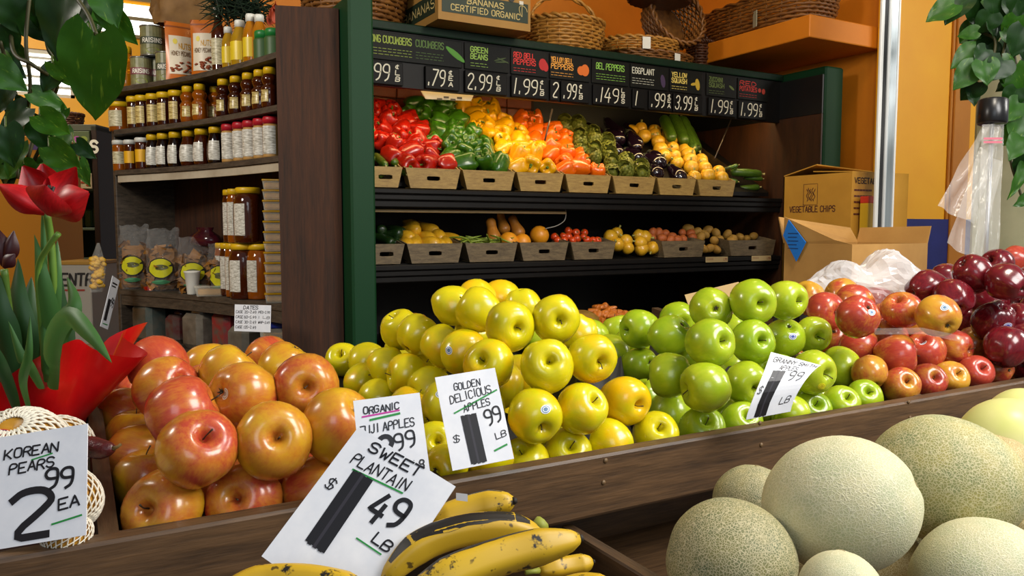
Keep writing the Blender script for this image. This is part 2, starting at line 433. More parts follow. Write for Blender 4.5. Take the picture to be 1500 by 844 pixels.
# clay tiles showing behind the peppers
M_['tile'] = mottled('clay_tile', '7a2f0c', '964012', 8, .4, rnd=True)
ty = 3.62
tm = MB().bbox((0, 0, 0), (.148, .02, .098), .004).mesh('tile', M_['tile'], False)
for j in range(4):
    for i in range(8):
        put('tile', tm, cooler, T(Vector((xl1 + .01 + i * .152, ty, 1.62 + j * .102)) - CO))
cpart('tile_grout', MB().box((xl1, ty + .008, 1.6), (xl1 + 1.24, ty + .03, 2.045)), plain('2c1408', .8))
# leaning divider rods and pane on the deck
for (a, b) in (((1076, 163), (1047, 232)), ((809, 160), (798, 206))):
    cpart('divider_rod', MB().tube([onY(*a, HY + .30 if a[0] > 900 else HY + .12), onY(*b, HY + .12 if a[0] > 900 else HY + .06)], .004, 6), plain('4a4038', .3, Metallic=.6), True)
cpart('divider_pane', MB().hexa([(sx1 - .26, HY + .04, 1.5), (sx1 - .255, HY + .04, 1.5), (sx1 - .255, HY + .5, 1.78), (sx1 - .26, HY + .5, 1.78),
      (sx1 - .26, HY + .04, 1.6), (sx1 - .255, HY + .04, 1.6), (sx1 - .255, HY + .5, 1.86), (sx1 - .26, HY + .5, 1.86)]), film('smoked_pane', '2a2018', .35))
# folded notice hanging under the canopy
nb = [onY(x, y, HY + .05) for x, y in ((624, 145), (690, 148), (697, 133), (614, 129))]
nt = MB().add([*nb, *[p + Vector((0, .004, 0)) for p in nb]], [(0,1,2,3),(7,6,5,4),(0,4,5,1),(1,5,6,2),(2,6,7,3),(3,7,4,0)])
no = nt.build('hanging_notice', plain('c9b998', .6)); tag(no, 'cream paper notice hanging below the canopy above the green peppers', 'notice')
nl = MB(); [line(nl, .03*k, .008*(k % 2), .03*k+.018, .008*(k % 2), .008, 0) for k in range(4)]
nl.xf(frame(nb[0].lerp(nb[1], .25) + Vector((0, -.001, .002)), nb[1] - nb[0], nb[3] - nb[0])); nl.build('lettering', plain('4a3a20', .6), no)

# name plates and price plates on the canopy
M_['plate'] = mottled('blackboard_plate', '060505', '0c0a08', 20, .6, Specular_IOR_Level=.2)
M_['plate2'] = mottled('painted_name_plate', '0c0d0a', '12130f', 20, .6, Specular_IOR_Level=.2)
chalk = plain('d8d2bc', .8)
def nameplate(x0, x1, items):
    X0, X1 = HX(x0, 70), HX(x1, 70)
    p = cpart('name_plate', MB().bbox((X0 + .004, HY - .008, 1.942), (X1 - .004, HY, 2.048), .002), M_['plate2'])
    for kind, px0_, px1_, txt, colr in items:
        a, b = HX(px0_, 70) - CO.x, HX(px1_, 70) - CO.x; mb = MB()
        M = frame(Vector((0, HY - .0085, 0)) - Vector((0, CO.y, 0)), (1, 0, 0), (0, 0, 1))
        if kind == 't':
            ls = txt.split('/'); n = len(ls); h = .026 if n == 1 else .021
            for k, s in enumerate(ls):
                cw = (b - a) / (len(s) * 1.3)
                write(mb, s, a, 2.006 - k * .027 + (.006 if n > 1 else 0), h, cw, .0038, .0004, 0)
            for k in range(3):          # small print as rows of short dashes
                x = a; zz = 1.984 - k * .011 - (.016 if n > 1 else 0)
                if zz < 1.948: break
                while x < b:
                    l = random.uniform(.008, .02); line(mb, x, zz, min(x + l, b), zz, .0018); x += l + .006
        elif kind == 'pic':
            for tx, ty_, rx, rz, an in txt:
                cx, cz = a + (b - a) * tx, 1.96 + .07 * ty_
                poly = [(cx + rx*math.cos(t)*math.cos(an) - rz*math.sin(t)*math.sin(an), cz + rx*math.cos(t)*math.sin(an) + rz*math.sin(t)*math.cos(an)) for t in [i*.5236 for i in range(12)]]
                mb.add([(x, y, .0005 + .0006*len(mb.f)) for x, y in poly], [tuple(range(12))])
        mb.build('lettering' if kind == 't' else 'picture', plain(colr, .7), p, M=M)
nameplate(536, 677, [('t', 538, 602, 'LONG CUCUMBERS', '8fa03c'), ('t', 608, 648, 'CUCUMBERS', '4f6a2c'), ('pic', 652, 676, [(.5, .5, .045, .011, -.6), (.62, .45, .045, .011, -.6)], '4f8a2a')])
nameplate(678, 745, [('t', 688, 713, 'GREEN/BEANS', '8fb04a'), ('pic', 722, 744, [(.4, .5, .03, .003, .3), (.6, .45, .03, .003, -.3), (.5, .35, .03, .003, .1)], '3c4a20')])
nameplate(746, 802, [('t', 751, 783, 'RED BELL/PEPPERS', 'c82a24'), ('pic', 788, 802, [(.4, .5, .02, .025, 0), (.65, .4, .015, .022, .3)], 'b02020')])
nameplate(803, 864, [('t', 806, 838, 'YELLOW BELL/PEPPERS', 'e09a3a'), ('pic', 843, 862, [(.35, .4, .02, .02, 0), (.65, .45, .022, .026, 0)], 'd0661a')])
nameplate(865, 921, [('t', 872, 914, 'BEL PEPPERS', '84b84a')])
nameplate(922, 979, [('t', 925, 957, 'EGGPLANT', 'c8c8b8'), ('pic', 963, 977, [(.5, .35, .014, .03, .2)], '3c2a4a')])
nameplate(980, 1029, [('t', 983, 1005, 'YELLOW/SQUASH', 'd8c060'), ('pic', 1010, 1028, [(.6, .4, .014, .028, .2), (.3, .4, .02, .007, .2)], 'b8982a')])
nameplate(1034, 1079, [('t', 1038, 1060, 'ZUCCHINI/SQUASH', '5a6a34'), ('pic', 1064, 1078, [(.5, .45, .02, .006, -.5)], '5a6a34')])
nameplate(1080, 1126, [('t', 1083, 1108, 'RED/POTATOES', 'b0281c'), ('pic', 1108, 1122, [(.3, .5, .011, .011, 0), (.7, .45, .012, .014, 0)], 'a03020')])
def priceplate(x0, x1, dig, unit, ux):
    X0, X1 = HX(x0, 120), HX(x1, 120)
    p = cpart('price_plate', MB().bbox((X0 + .003, HY - .014, 1.848), (X1 - .003, HY, 1.936), .003), M_['plate'])
    M = frame(Vector((-CO.x, HY - .0146 - CO.y, 0)), (1, 0, 0), (0, 0, 1)); mb = MB()
    U = HX(ux, 120) if unit else X1
    n = sum(.4 if ch in '1. ' else 1 for ch in dig); cw = (U - X0 - .012) / (n * 1.35)
    write(mb, dig, X0 + .010, 1.862, .062, min(cw*.86, .034), .0052, .0004, .15)
    for k, ch in enumerate(unit): write(mb, ch, U + .006, 1.912 - k * .024, .017, .017, .0036, .0004, .1)
    mb.build('lettering', chalk, p, M=M)
priceplate(520, 590, '2.99', 'cLB', 575); priceplate(620, 672, '.79', 'cEA', 653); priceplate(678, 742, '2.99', 'cLB', 723)
priceplate(746, 801, '1.99', 'cLB', 787); priceplate(803, 818, '2', '', 0); priceplate(819, 862, '.99', 'cLB', 844)
priceplate(866, 921, '.149', 'LBS', 906); priceplate(924, 944, '1', '', 0); priceplate(948, 983, '.99', 'cEA', 974)
priceplate(984, 1028, '3.99', 'cLB', 1014); priceplate(1036, 1078, '1.99', 'cLB', 1066); priceplate(1080, 1122, '1.99', 'cLB', 1109)
# tags on the middle shelf lip
for (a, b, lab) in ((1026, 1058, 'left'), (1093, 1121, 'right')):
    A_, B_ = HX(a, 376), HX(b, 376)
    t = cpart('shelf_tag', MB().bbox((A_, HY - .039, 1.131), (B_, HY - .0355, 1.158), .001), plain('c0a878', .6))
    mb = MB(); [line(mb, A_ + .006 + .011*k, 1.15 - .006*j, A_ + .014 + .011*k, 1.15 - .006*j, .002, 0) for k in range(4) for j in range(2)]
    m2 = MB(); write(m2, '1.99', B_ - .03, 1.138, .012, .006, .002, 0, 0); m2.build('price_print', plain('8a2a14', .7), t, M=frame(Vector((-CO.x, HY - .0395 - CO.y, 0)), (1, 0, 0), (0, 0, 1)))
    mb.build('lettering', plain('7a2a14', .7), t, M=frame(Vector((-CO.x, HY - .0395 - CO.y, 0)), (1, 0, 0), (0, 0, 1)))

# ------------------------------------------------------------------ pale wooden trays with hand holes
def tray_front(wd, h, mb, th=.008, taper=.02, n=16):
    ow = wd / 2; out = []; inn = []
    for k in range(n):
        a = 2 * math.pi * k / n + math.pi / n
        ca, sa = math.cos(a), math.sin(a)
        # outer trapezoid hit by a stretched ray
        tx = ow * 1.0; y = 0
        s = min(tx / max(abs(ca) * ow, 1e-6) , (h/2) / max(abs(sa) * h * .7, 1e-6))
        X, Y = ca * ow * s, sa * h * .7 * s
        Y = max(-h/2, min(h/2, Y)); X *= 1 - taper / ow * (1 - (Y + h/2) / h)
        out.append((X, Y)); inn.append((.028 * math.copysign(min(1, abs(ca)*1.3), ca), .0085 * math.copysign(min(1, abs(sa)*1.3), sa)))
    for c_ in ((ow, h/2), (-ow, h/2), (-ow + taper, -h/2), (ow - taper, -h/2)):
        k = min(range(n), key=lambda i: (out[i][0]-c_[0])**2 + ((out[i][1]-c_[1])*3)**2); out[k] = c_
    vs = [(x, z0, y) for z0 in (0, th) for (x, y) in out] + [(x, z0, y) for z0 in (0, th) for (x, y) in inn]
    fs = []
    for k in range(n):
        j = (k+1) % n
        fs += [(k, j, 2*n+j, 2*n+k), (n+j, n+k, 3*n+k, 3*n+j), (j, k, n+k, n+j), (2*n+k, 2*n+j, 3*n+j, 3*n+k)]
    mb.add(vs, fs)
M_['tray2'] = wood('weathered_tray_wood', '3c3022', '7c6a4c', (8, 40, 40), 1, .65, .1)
def tray(x0, x1, zt, zb, y, depth, label, group, hole=None, yaw=0, mat=None):
    mat = mat or M_['tray']
    wd = x1 - x0 - .006; h = zt - zb
    t = thing('wooden_tray', label, 'tray', T((x0 + x1) / 2, y, zb) @ RZ(yaw), group)
    m = MB(); tray_front(wd, h, m); m.xf(T(0, 0, h/2)); m.build('front_board', mat, t)
    for sgn in (-1, 1):
        a = sgn * (wd/2 - .02); b = sgn * wd/2
        m = MB(); th = -sgn * .006
        m.hexa([(a, .008, 0), (a + th, .008, 0), (a + th, depth, .02), (a, depth, .02), (b, .008, h), (b + th, .008, h), (b + th, depth, h + .02), (b, depth, h + .02)]) if sgn < 0 else \
        m.hexa([(a + th, .008, 0), (a, .008, 0), (a, depth, .02), (a + th, depth, .02), (b + th, .008, h), (b, .008, h), (b, depth, h + .02), (b + th, depth, h + .02)])
        m.build('side_board', mat, t)
    m = MB(); m.box((-wd/2 + .02, .008, .0), (wd/2 - .02, depth, .005)); m.build('bottom_board', mat, t)
    if hole: MB().tube([(-.022, -.002, h/2), (-.01, -.004, h/2+.002), (.012, -.004, h/2-.001), (.022, -.002, h/2)], [.004, .009, .009, .004], 8).build('stuck_vegetable', plain(hole, .3), t, True)
    return t
UX = [(534, 587), (589, 671), (672, 750), (751, 821), (822, 890), (891, 955), (956, 1014), (1015, 1072)]
UB = []
unames = ['cucumbers', 'red peppers', 'green peppers', 'yellow peppers', 'orange peppers', 'artichokes', 'eggplants', 'round yellow squash']
for k, (a, b) in enumerate(UX):
    X0, X1 = HX(a, 268), HX(b, 268); UB.append((X0, X1))
    tray(X0, X1, 1.535, 1.456, HY - .03, .055, f'pale wooden tray at the front of the {unames[k]}, upper cooler shelf', 'trays on the upper cooler shelf')
LX = [(534, 590), (591, 674), (676, 754), (755, 828), (830, 897), (962, 1027), (1060, 1130)]
lnames = ['dark zucchini', 'yellow straightneck squash', 'green beans', 'orange melons', 'tomatoes', 'red potatoes', 'brown potatoes']
for k, (a, b) in enumerate(LX):
    X0, X1 = HX(a, 366), HX(b, 366)
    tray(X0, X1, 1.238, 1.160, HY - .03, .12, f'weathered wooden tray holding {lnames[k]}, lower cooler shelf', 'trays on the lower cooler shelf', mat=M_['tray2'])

# ------------------------------------------------------------------ fruit stand
BY = .935; BT = .972
stand = thing('fruit_stand', 'brown stained wooden fruit stand with a long front board', 'stand', T(0, BY, 0))
SO = Vector((0, BY, 0))
def spart(name, mb, mat, smooth=False, **kw):
    mb.xf(T(-SO)); return mb.build(name, mat, stand, smooth)
spart('front_board', MB().bbox((-.9, BY - .028, .882), (2.7, BY, BT), .004), M_['stand'])
spart('lower_board', MB().bbox((-.9, BY + .15, .60), (2.7, BY + .17, .858), .003), M_['stand'])
def divider(xa, xb, rise):
    y0, y1 = BY + .002, 1.75
    spart('divider', MB().hexa([(xa, y0, .86), (xb, y0, .86), (xb, y1, .86), (xa, y1, .86), (xa, y0, BT - .004), (xb, y0, BT - .004), (xb, y1, BT + rise), (xa, y1, BT + rise)]), M_['standv'])
XD0 = onZ(150, 777, BT).x; XD0b = onZ(183, 772, BT).x
XD2 = onZ(1318, 571, BT).x
XD1 = onZ(640, 700, BT).x
divider(XD0 - .004, XD0b - .006, .10); divider(XD1 - .01, XD1 + .012, .06); divider(XD2 - .012, XD2 + .010, .10)
def sdeck(y): return .885 + (y - BY) * .14
spart('bin_floor', MB().hexa([(-.9, BY + .03, sdeck(BY) - .02), (2.7, BY + .03, sdeck(BY) - .02), (2.7, 1.75, sdeck(1.75) - .02), (-.9, 1.75, sdeck(1.75) - .02),
      (-.9, BY + .03, sdeck(BY)), (2.7, BY + .03, sdeck(BY)), (2.7, 1.75, sdeck(1.75)), (-.9, 1.75, sdeck(1.75))]), M_['black'])
spart('back_board', MB().bbox((-.9, 1.75, .6), (2.7, 1.775, .985), .003), M_['stand'])
spart('lower_floor', MB().box((-.9, .2, .74), (2.7, BY + .16, .76)), M_['stand'])
spart('lower_front', MB().bbox((-.9, .17, .60), (2.7, .2, .84), .004), M_['stand'])
for x in (-.8, .9, 2.6): spart('leg', MB().bbox((x - .04, .3, 0), (x + .04, .38, .74), .004), M_['stand']); spart('leg', MB().bbox((x - .04, 1.6, 0), (x + .04, 1.68, .6), .004), M_['stand'])
dl = onZ(868, 797, .87)
spart('lower_divider', MB().bbox((dl.x, .2, .76), (dl.x + .02, BY, .868), .003), M_['standv'])
nm = MB().lathe([(0, .002), (.003, .0015), (.0042, 0)], 8).mesh('nail_head', plain('6a5234', .5), True)
for x, y in ((887, 675), (884, 707), (1331, 589), (1333, 612), (1113, 620), (1115, 652)):
    put('nail_head', nm, stand, T(onY(x, y, BY - .0282) - SO) @ RX(R(90)))
# ------------------------------------------------------------------ apples
from mathutils.bvhtree import BVHTree
def speck(n, vec, base, fleck, scale=26, lo=.0, hi=.09, amt=.6):
    v = n.n('ShaderNodeTexVoronoi'); v.inputs['Scale'].default_value = scale; n.l(vec, v.inputs['Vector'])
    f = n.ramp(v.outputs['Distance'], [(lo, amt), (hi, 0.0)]); return n.mix(f, base, fleck)
def apple_mat(name, ground, ground2, blush, blush2, lo, hi, streak=.5, fleck=None, rough=.26):
    n = NT(name); v = n.coord()
    big = n.noise(v, .9, 2, .5, True)
    sv = n.coord((1, 1, .18)); st = n.noise(sv, 9, 3, .7, True)
    m = n.n('ShaderNodeMath', operation='MULTIPLY_ADD'); m.inputs[1].default_value = streak * .5; n.l(st, m.inputs[0])
    oi = n.n('ShaderNodeObjectInfo'); ra = n.n('ShaderNodeMath', operation='MULTIPLY_ADD'); ra.inputs[1].default_value = .38; n.l(oi.outputs['Random'], ra.inputs[0]); n.l(big, ra.inputs[2]); n.l(ra.outputs[0], m.inputs[2])
    g = n.ramp(n.noise(v, 1.6, 2, .5, True), [(.35, ground), (.65, ground2)])
    b = n.ramp(st, [(.3, blush), (.7, blush2)])
    col = n.mix(n.ramp(m.outputs[0], [(lo, 0.0), (hi, 1.0)]), g, b)
    if fleck: col = speck(n, v, col, fleck)
    n.col(col).p(Roughness=rough, Coat_Weight=.25, Coat_Roughness=.12, Subsurface_Weight=.06, Subsurface_Radius=(.3, .15, .05), Subsurface_Scale=.1)
    return n.mat
AM = {
 'fuji': apple_mat('fuji_skin', 'c8981a', 'd0a422', 'c25a30', 'b03a2c', .62, 1.08, .5, 'dcae5c'),
 'golden': apple_mat('golden_skin', 'c8c010', 'd8c80e', 'e6b808', 'e8bc10', .80, 1.15, .2, 'b8a020'),
 'granny': apple_mat('granny_skin', '86a614', '98b01a', 'a4b81c', 'b2bc28', .6, 1.1, .3, 'c8d870'),
 'gala': apple_mat('gala_skin', 'cc9c30', 'c48a28', 'b84a30', 'a4342e', .68, 1.16, .7, 'e0b068'),
 'red': apple_mat('red_delicious_skin', '5a0e18', '6c1420', '440812', '7a1a22', .5, 1.0, .8, '98504c', .22)}
stemmat = plain('3a2810', .7); calmat = plain('3a3018', .8)
def apple_mesh(kind, seed):
    pr = {'fuji': (.90, .0, .02), 'golden': (.96, .10, .03), 'granny': (.93, .05, .02), 'gala': (.94, .08, .035), 'red': (1.04, .18, .09)}[kind]
    zs, tap, lobe = pr
    prof = [(0,.50),(.05,.54),(.11,.68),(.19,.82),(.31,.90),(.48,.91),(.72,.79),(.91,.50),(1,.10),(.97,-.22),(.87,-.52),(.70,-.76),(.50,-.89),(.33,-.92),(.20,-.88),(.09,-.78),(0,-.74)]
    P = spline([(a, b, 0) for a, b in prof], 22); rng = random.Random(seed); ph = rng.uniform(0, 6)
    lean = (rng.uniform(-.09, .09), rng.uniform(-.09, .09))
    def mod(q, an, t):
        x, y, z = q
        k = 1 - tap * max(0, -z) + lobe * math.cos(5*an + ph) * (.2 + max(0, -z)) 
        nn = 1 + .05 * nz((math.cos(an), math.sin(an), z), 1.3, seed*3.1)
        return (x*k*nn + lean[0]*z, y*k*nn + lean[1]*z, z*zs*nn)
    mb = MB().lathe([(max(p.x, 0), p.y) for p in P], 26, mod)
    me = mb.mesh('apple_' + kind, AM[kind]); bv = BVHTree.FromPolygons([Vector(v) for v in mb.v], mb.f)
    return me, bv
AMESH = {k: [apple_mesh(k, s) for s in range(4)] for k in AM}
stemmesh = [MB().tube(spline([(0,0,.56),(.02*s,.0,.78),(.10*s,.05,1.02)], 6), [.026,.020,.018,.018,.019,.022,.028], 6).mesh('stem', stemmat) for s in (1, -1.6, .3)]
cm = MB()
for k in range(5):
    a = k*1.2566; cm.tube([(0,0,-.74),(.05*math.cos(a),.05*math.sin(a),-.80),(.12*math.cos(a),.12*math.sin(a),-.84)], [.03,.03,.008], 4)
calmesh = cm.mesh('calyx', calmat)
def sticker_mesh(bv, d, rad, mats, ecc=.8, lift=.012):
    d = Vector(d).normalized(); M = axisM(d, .3); mb = MB(); rings = [0, .45, .62, .8, 1.0]; n = 18; vs = []
    for q in rings:
        for k in range(n):
            a = 2*math.pi*k/n
            p = M @ Vector((q*rad*math.cos(a), q*rad*ecc*math.sin(a), 3))
            h = bv.ray_cast(p, -d)[0]
            vs.append((h if h else M @ Vector((q*rad*math.cos(a), q*rad*ecc*math.sin(a), .97))) + d*lift)
    for j in range(4):
        mb.mi = [1, 0, 1, 0][j]
        mb.add([], [])
        for k in range(n): mb.f.append((j*n+k, j*n+(k+1)%n, (j+1)*n+(k+1)%n, (j+1)*n+k)); mb.m.append([1,0,1,0][j])
    mb.v = [tuple(p) for p in vs]
    return mb.mesh('sticker', mats)
STK = {'w': [plain('e4e8ec', .3), plain('5a7fa0', .35)], 'y': [plain('d8d820', .3), plain('b8a818', .35)], 'b': [plain('d8d8e4', .3), plain('3448a0', .35)], 'k': [plain('d8d0b8', .3), plain('8a8878', .4)],
       'r': [plain('c8341c', .35), plain('e08a60', .4)]}
# x, y, radius in the photograph; d = stem hollow seen at, c = calyx seen at, s = sticker seen at
FUJI = [(233,535,43,{}),(244,568,46,{}),(270,607,55,{}),(288,660,58,{'d':(318,627)}),(355,579,49,{'c':(330,568),'s':(341,571,'k')}),(403,646,57,{'d':(429,632)}),
 (241,744,59,{'d':(228,727),'f':1}),(358,735,55,{'d':(358,716),'f':1}),(466,722,54,{'f':1}),(448,564,47,{'d':(462,561)}),(494,622,53,{}),(335,547,43,{}),(305,541,38,{}),(393,526,35,{}),(417,535,37,{}),
 (180,583,37,{}),(183,609,40,{}),(199,640,44,{}),(202,668,46,{}),(216,702,48,{}),(345,632,46,{}),(300,575,42,{}),(420,690,50,{}),(320,700,50,{})]
GOLD = [(699,438,29,{}),(736,438,29,{}),(665,447,31,{}),(702,455,34,{}),(766,449,29,{}),(747,482,38,{'d':(764,484),'st':1}),(811,468,37,{'d':(820,470),'st':1}),(587,484,30,{}),(612,491,31,{}),
 (647,506,32,{}),(680,515,34,{'s':(660,511,'w')}),(718,540,38,{'d':(704,529),'st':1}),(800,537,40,{'d':(806,524)}),(866,525,37,{'d':(881,531),'st':1}),(538,529,28,{}),(567,537,30,{}),(597,550,32,{}),
 (628,570,34,{}),(650,597,37,{'s':(648,573,'w')}),(783,607,40,{'s':(798,594,'w'),'d':(797,625),'st':1}),(851,600,38,{'d':(873,581),'st':1}),(913,588,37,{'d':(934,594)}),(504,548,25,{'d':(504,535)}),
 (531,575,28,{}),(556,592,30,{}),(640,652,34,{'d':(646,640),'f':1}),(660,684,33,{'f':1}),(770,677,36,{'d':(760,652),'f':1}),(831,664,36,{'d':(836,645),'f':1}),(897,649,35,{'f':1}),(960,636,34,{'d':(960,618),'f':1,'st':1}),
 (706,600,39,{}),(848,489,30,{}),(716,660,38,{'f':1}),(600,600,33,{}),(730,565,38,{}),(760,555,34,{})]
GRAN = [(1042,453,32,{'c':(1043,450)}),(1102,442,33,{'d':(1105,444)}),(1151,440,30,{'d':(1166,442)}),(937,482,29,{}),(994,470,28,{}),(982,491,31,{'c':(1000,471)}),(1039,503,36,{'d':(1057,497)}),
 (1101,501,33,{'d':(1111,495)}),(1149,495,30,{'s':(1151,491,'b')}),(1190,490,28,{'d':(1193,494)}),(937,535,28,{}),(982,550,34,{}),(1034,567,37,{}),(1092,560,33,{'d':(1104,568),'st':1}),(1138,547,31,{}),
 (1190,545,33,{'d':(1206,547),'s':(1193,563,'y')}),(1232,537,30,{'d':(1252,544)}),(900,517,28,{}),(945,585,31,{}),(981,607,34,{}),(1028,631,34,{'d':(1030,611),'f':1}),(1084,622,32,{'d':(1090,605),'f':1}),
 (1187,601,30,{'d':(1190,585),'f':1}),(1232,592,27,{'d':(1235,577),'f':1}),(1271,581,26,{'d':(1270,567),'f':1}),(1160,606,29,{'f':1}),(905,484,24,{}),(867,493,25,{}),(1128,590,30,{}),(1008,520,30,{}),(925,505,27,{})]
GALA = [(1184,437,25,{}),(1234,434,27,{}),(1209,456,29,{'d':(1222,457)}),(1253,444,28,{}),(1257,464,31,{'s':(1266,456,'w')}),(1283,446,26,{}),(1321,455,29,{'s':(1335,456,'w')}),(1375,464,31,{'s':(1370,449,'w')}),
 (1220,494,26,{}),(1257,510,29,{'d':(1281,515)}),(1310,523,32,{'d':(1340,520)}),(1300,493,28,{}),(1333,490,27,{}),(1355,517,29,{'s':(1343,498,'w')}),(1397,510,28,{'d':(1414,512)}),(1428,505,28,{'s':(1421,488,'w')}),
 (1320,563,27,{'d':(1322,553),'f':1}),(1358,559,26,{'d':(1360,550),'f':1}),(1393,552,25,{'d':(1396,541),'f':1}),(1428,546,25,{'d':(1430,535),'f':1}),(1459,540,24,{'f':1}),(1273,549,25,{'f':1}),(1295,470,26,{}),(1340,475,27,{})]
RED = [(1357,423,27,{}),(1390,410,24,{}),(1427,402,27,{}),(1462,389,24,{}),(1476,414,28,{}),(1397,438,28,{}),(1449,440,26,{}),(1495,446,26,{}),(1418,471,25,{}),(1461,475,29,{'c':(1462,455),'s':(1465,482,'b')}),
 (1488,510,31,{}),(1500,473,27,{}),(1352,448,23,{}),(1436,464,24,{}),(1489,382,22,{'m':'gala'}),(1515,420,27,{}),(1530,500,30,{}),(1520,455,28,{}),(1510,540,27,{'f':1})]
ALLF = []
for kind, L, R0 in (('fuji', FUJI, .0440), ('golden', GOLD, .0395), ('granny', GRAN, .0415), ('gala', GALA, .0430), ('red', RED, .0430)):
    for i, (x, y, r, o) in enumerate(L): ALLF.append([kind, x, y, r, o, R0 * (1 + .02*math.sin(i*2.7))])
N = len(ALLF)
rays = np.array([list(ray(a[1], a[2])) for a in ALLF]); cp = np.array([0, 0, CAMZ])
Rr = np.array([a[5] for a in ALLF]); Z0 = np.array([FPX * a[5] / a[3] for a in ALLF])
front = np.array(['f' in a[4] for a in ALLF])
for i in range(N):
    if front[i]:                                # first row leans on the back of the front board
        Z0[i] = (BY + .008 + Rr[i]) / rays[i][1]; Rr[i] = min(Rr[i], max(.86*Rr[i], ALLF[i][3]*Z0[i]/FPX))
P0 = cp + rays * Z0[:, None]; Pp = P0.copy()
rn = rays / np.linalg.norm(rays, axis=1)[:, None]
for it in range(220):
    D = Pp[:, None] - Pp[None]; dist = np.linalg.norm(D, axis=2) + 1e-9
    ov = (Rr[:, None] + Rr[None]) * .965 - dist; np.fill_diagonal(ov, -1)
    ov = np.where(ov > 0, ov, 0)
    dirs = D / dist[..., None]
    key = Z0 - .0011 * np.array([q[2] for q in ALLF]); sg = np.sign(key[:, None] - key[None])
    dirs = dirs + .9 * sg[..., None] * rn[:, None, :]; dirs /= np.linalg.norm(dirs, axis=2)[..., None] + 1e-9
    push = (dirs * ov[..., None]).sum(1) * .30
    Pp = Pp + push
    if it > 200: pass
    else:
        off = Pp - P0; along = (off * rn).sum(1)[:, None] * rn; lat = off - along
        Pp = P0 + along * .995 + lat * .82
    ymin = BY + .006 + Rr
    low = Pp[:, 2] < BT + Rr * .8
    Pp[:, 1] = np.where(low & (Pp[:, 1] < ymin), ymin, Pp[:, 1])
    Pp[:, 1] = np.maximum(Pp[:, 1], BY - .01 + Rr*.75)
    Pp[:, 2] = np.maximum(Pp[:, 2], .885 + (Pp[:, 1]-BY)*.14 + Rr*.95)
for i in range(N):                            # individual fruit sizes as seen
    dz_ = float((Pp[i]-cp) @ np.array(list(FW))); Rr[i] = min(max(ALLF[i][3]*dz_/FPX, .95*Rr[i]), 1.10*Rr[i])
APO = {k: [] for k in AM}
for i, (kind, x, y, r, o, _) in enumerate(ALLF):
    p = Vector(Pp[i]); Ri = Rr[i]; rng = random.Random(i*7+1)
    mk = o.get('m', kind)
    me, bv = AMESH[mk][i % 4]
    def sdir(q):
        ox, oy = (q[0]-x)/r, (q[1]-y)/r; l = math.hypot(ox, oy)
        if l > .95: ox, oy = ox*.95/l, oy*.95/l; l = .95
        return (RT*ox - UP*oy - FW*math.sqrt(max(0, 1-l*l))).normalized()
    if 'd' in o: ax = sdir(o['d'])
    elif 'c' in o: ax = -sdir(o['c'])
    else: ax = (Vector((rng.uniform(-1, 1), rng.uniform(-.2, 1), rng.uniform(-.5, .7)))).normalized()
    Mr = axisM(ax, rng.uniform(0, 6.28))
    ob = put('apple', me, None, T(p) @ Mr @ S(Ri))
    if mk != 'gala' or 'd' in o: put('stem', stemmesh[i % 3], ob)
    put('calyx', calmesh, ob)
    if 's' in o:
        d = Mr.to_3x3().inverted() @ sdir(o['s'][:2])
        sm = sticker_mesh(bv, d, .20 if mk != 'fuji' else .17, STK[o['s'][2]])
        tag(put('sticker', sm, ob), 'small oval price sticker')
    APO[kind].append(ob)
bpy.context.view_layer.update()
for kind, d, grp in (('fuji', 'orange-red striped apple', 'organic orange-red apples'), ('golden', 'yellow apple', 'yellow apples'), ('granny', 'green apple', 'green apples'), ('gala', 'red-and-yellow apple', 'red-and-yellow apples'), ('red', 'dark red apple', 'dark red apples')):
    row_labels(APO[kind], '{n} ' + d + ' from the left in the {r} row from the top', 30 if kind in ('fuji', 'golden', 'granny') else 24)
    for ob in APO[kind]:
        tag(ob, None, 'apple', grp)
        if any(c_.name.startswith('sticker') for c_ in ob.children): ob['label'] = ob['label'].replace('apple from', 'apple with sticker from')
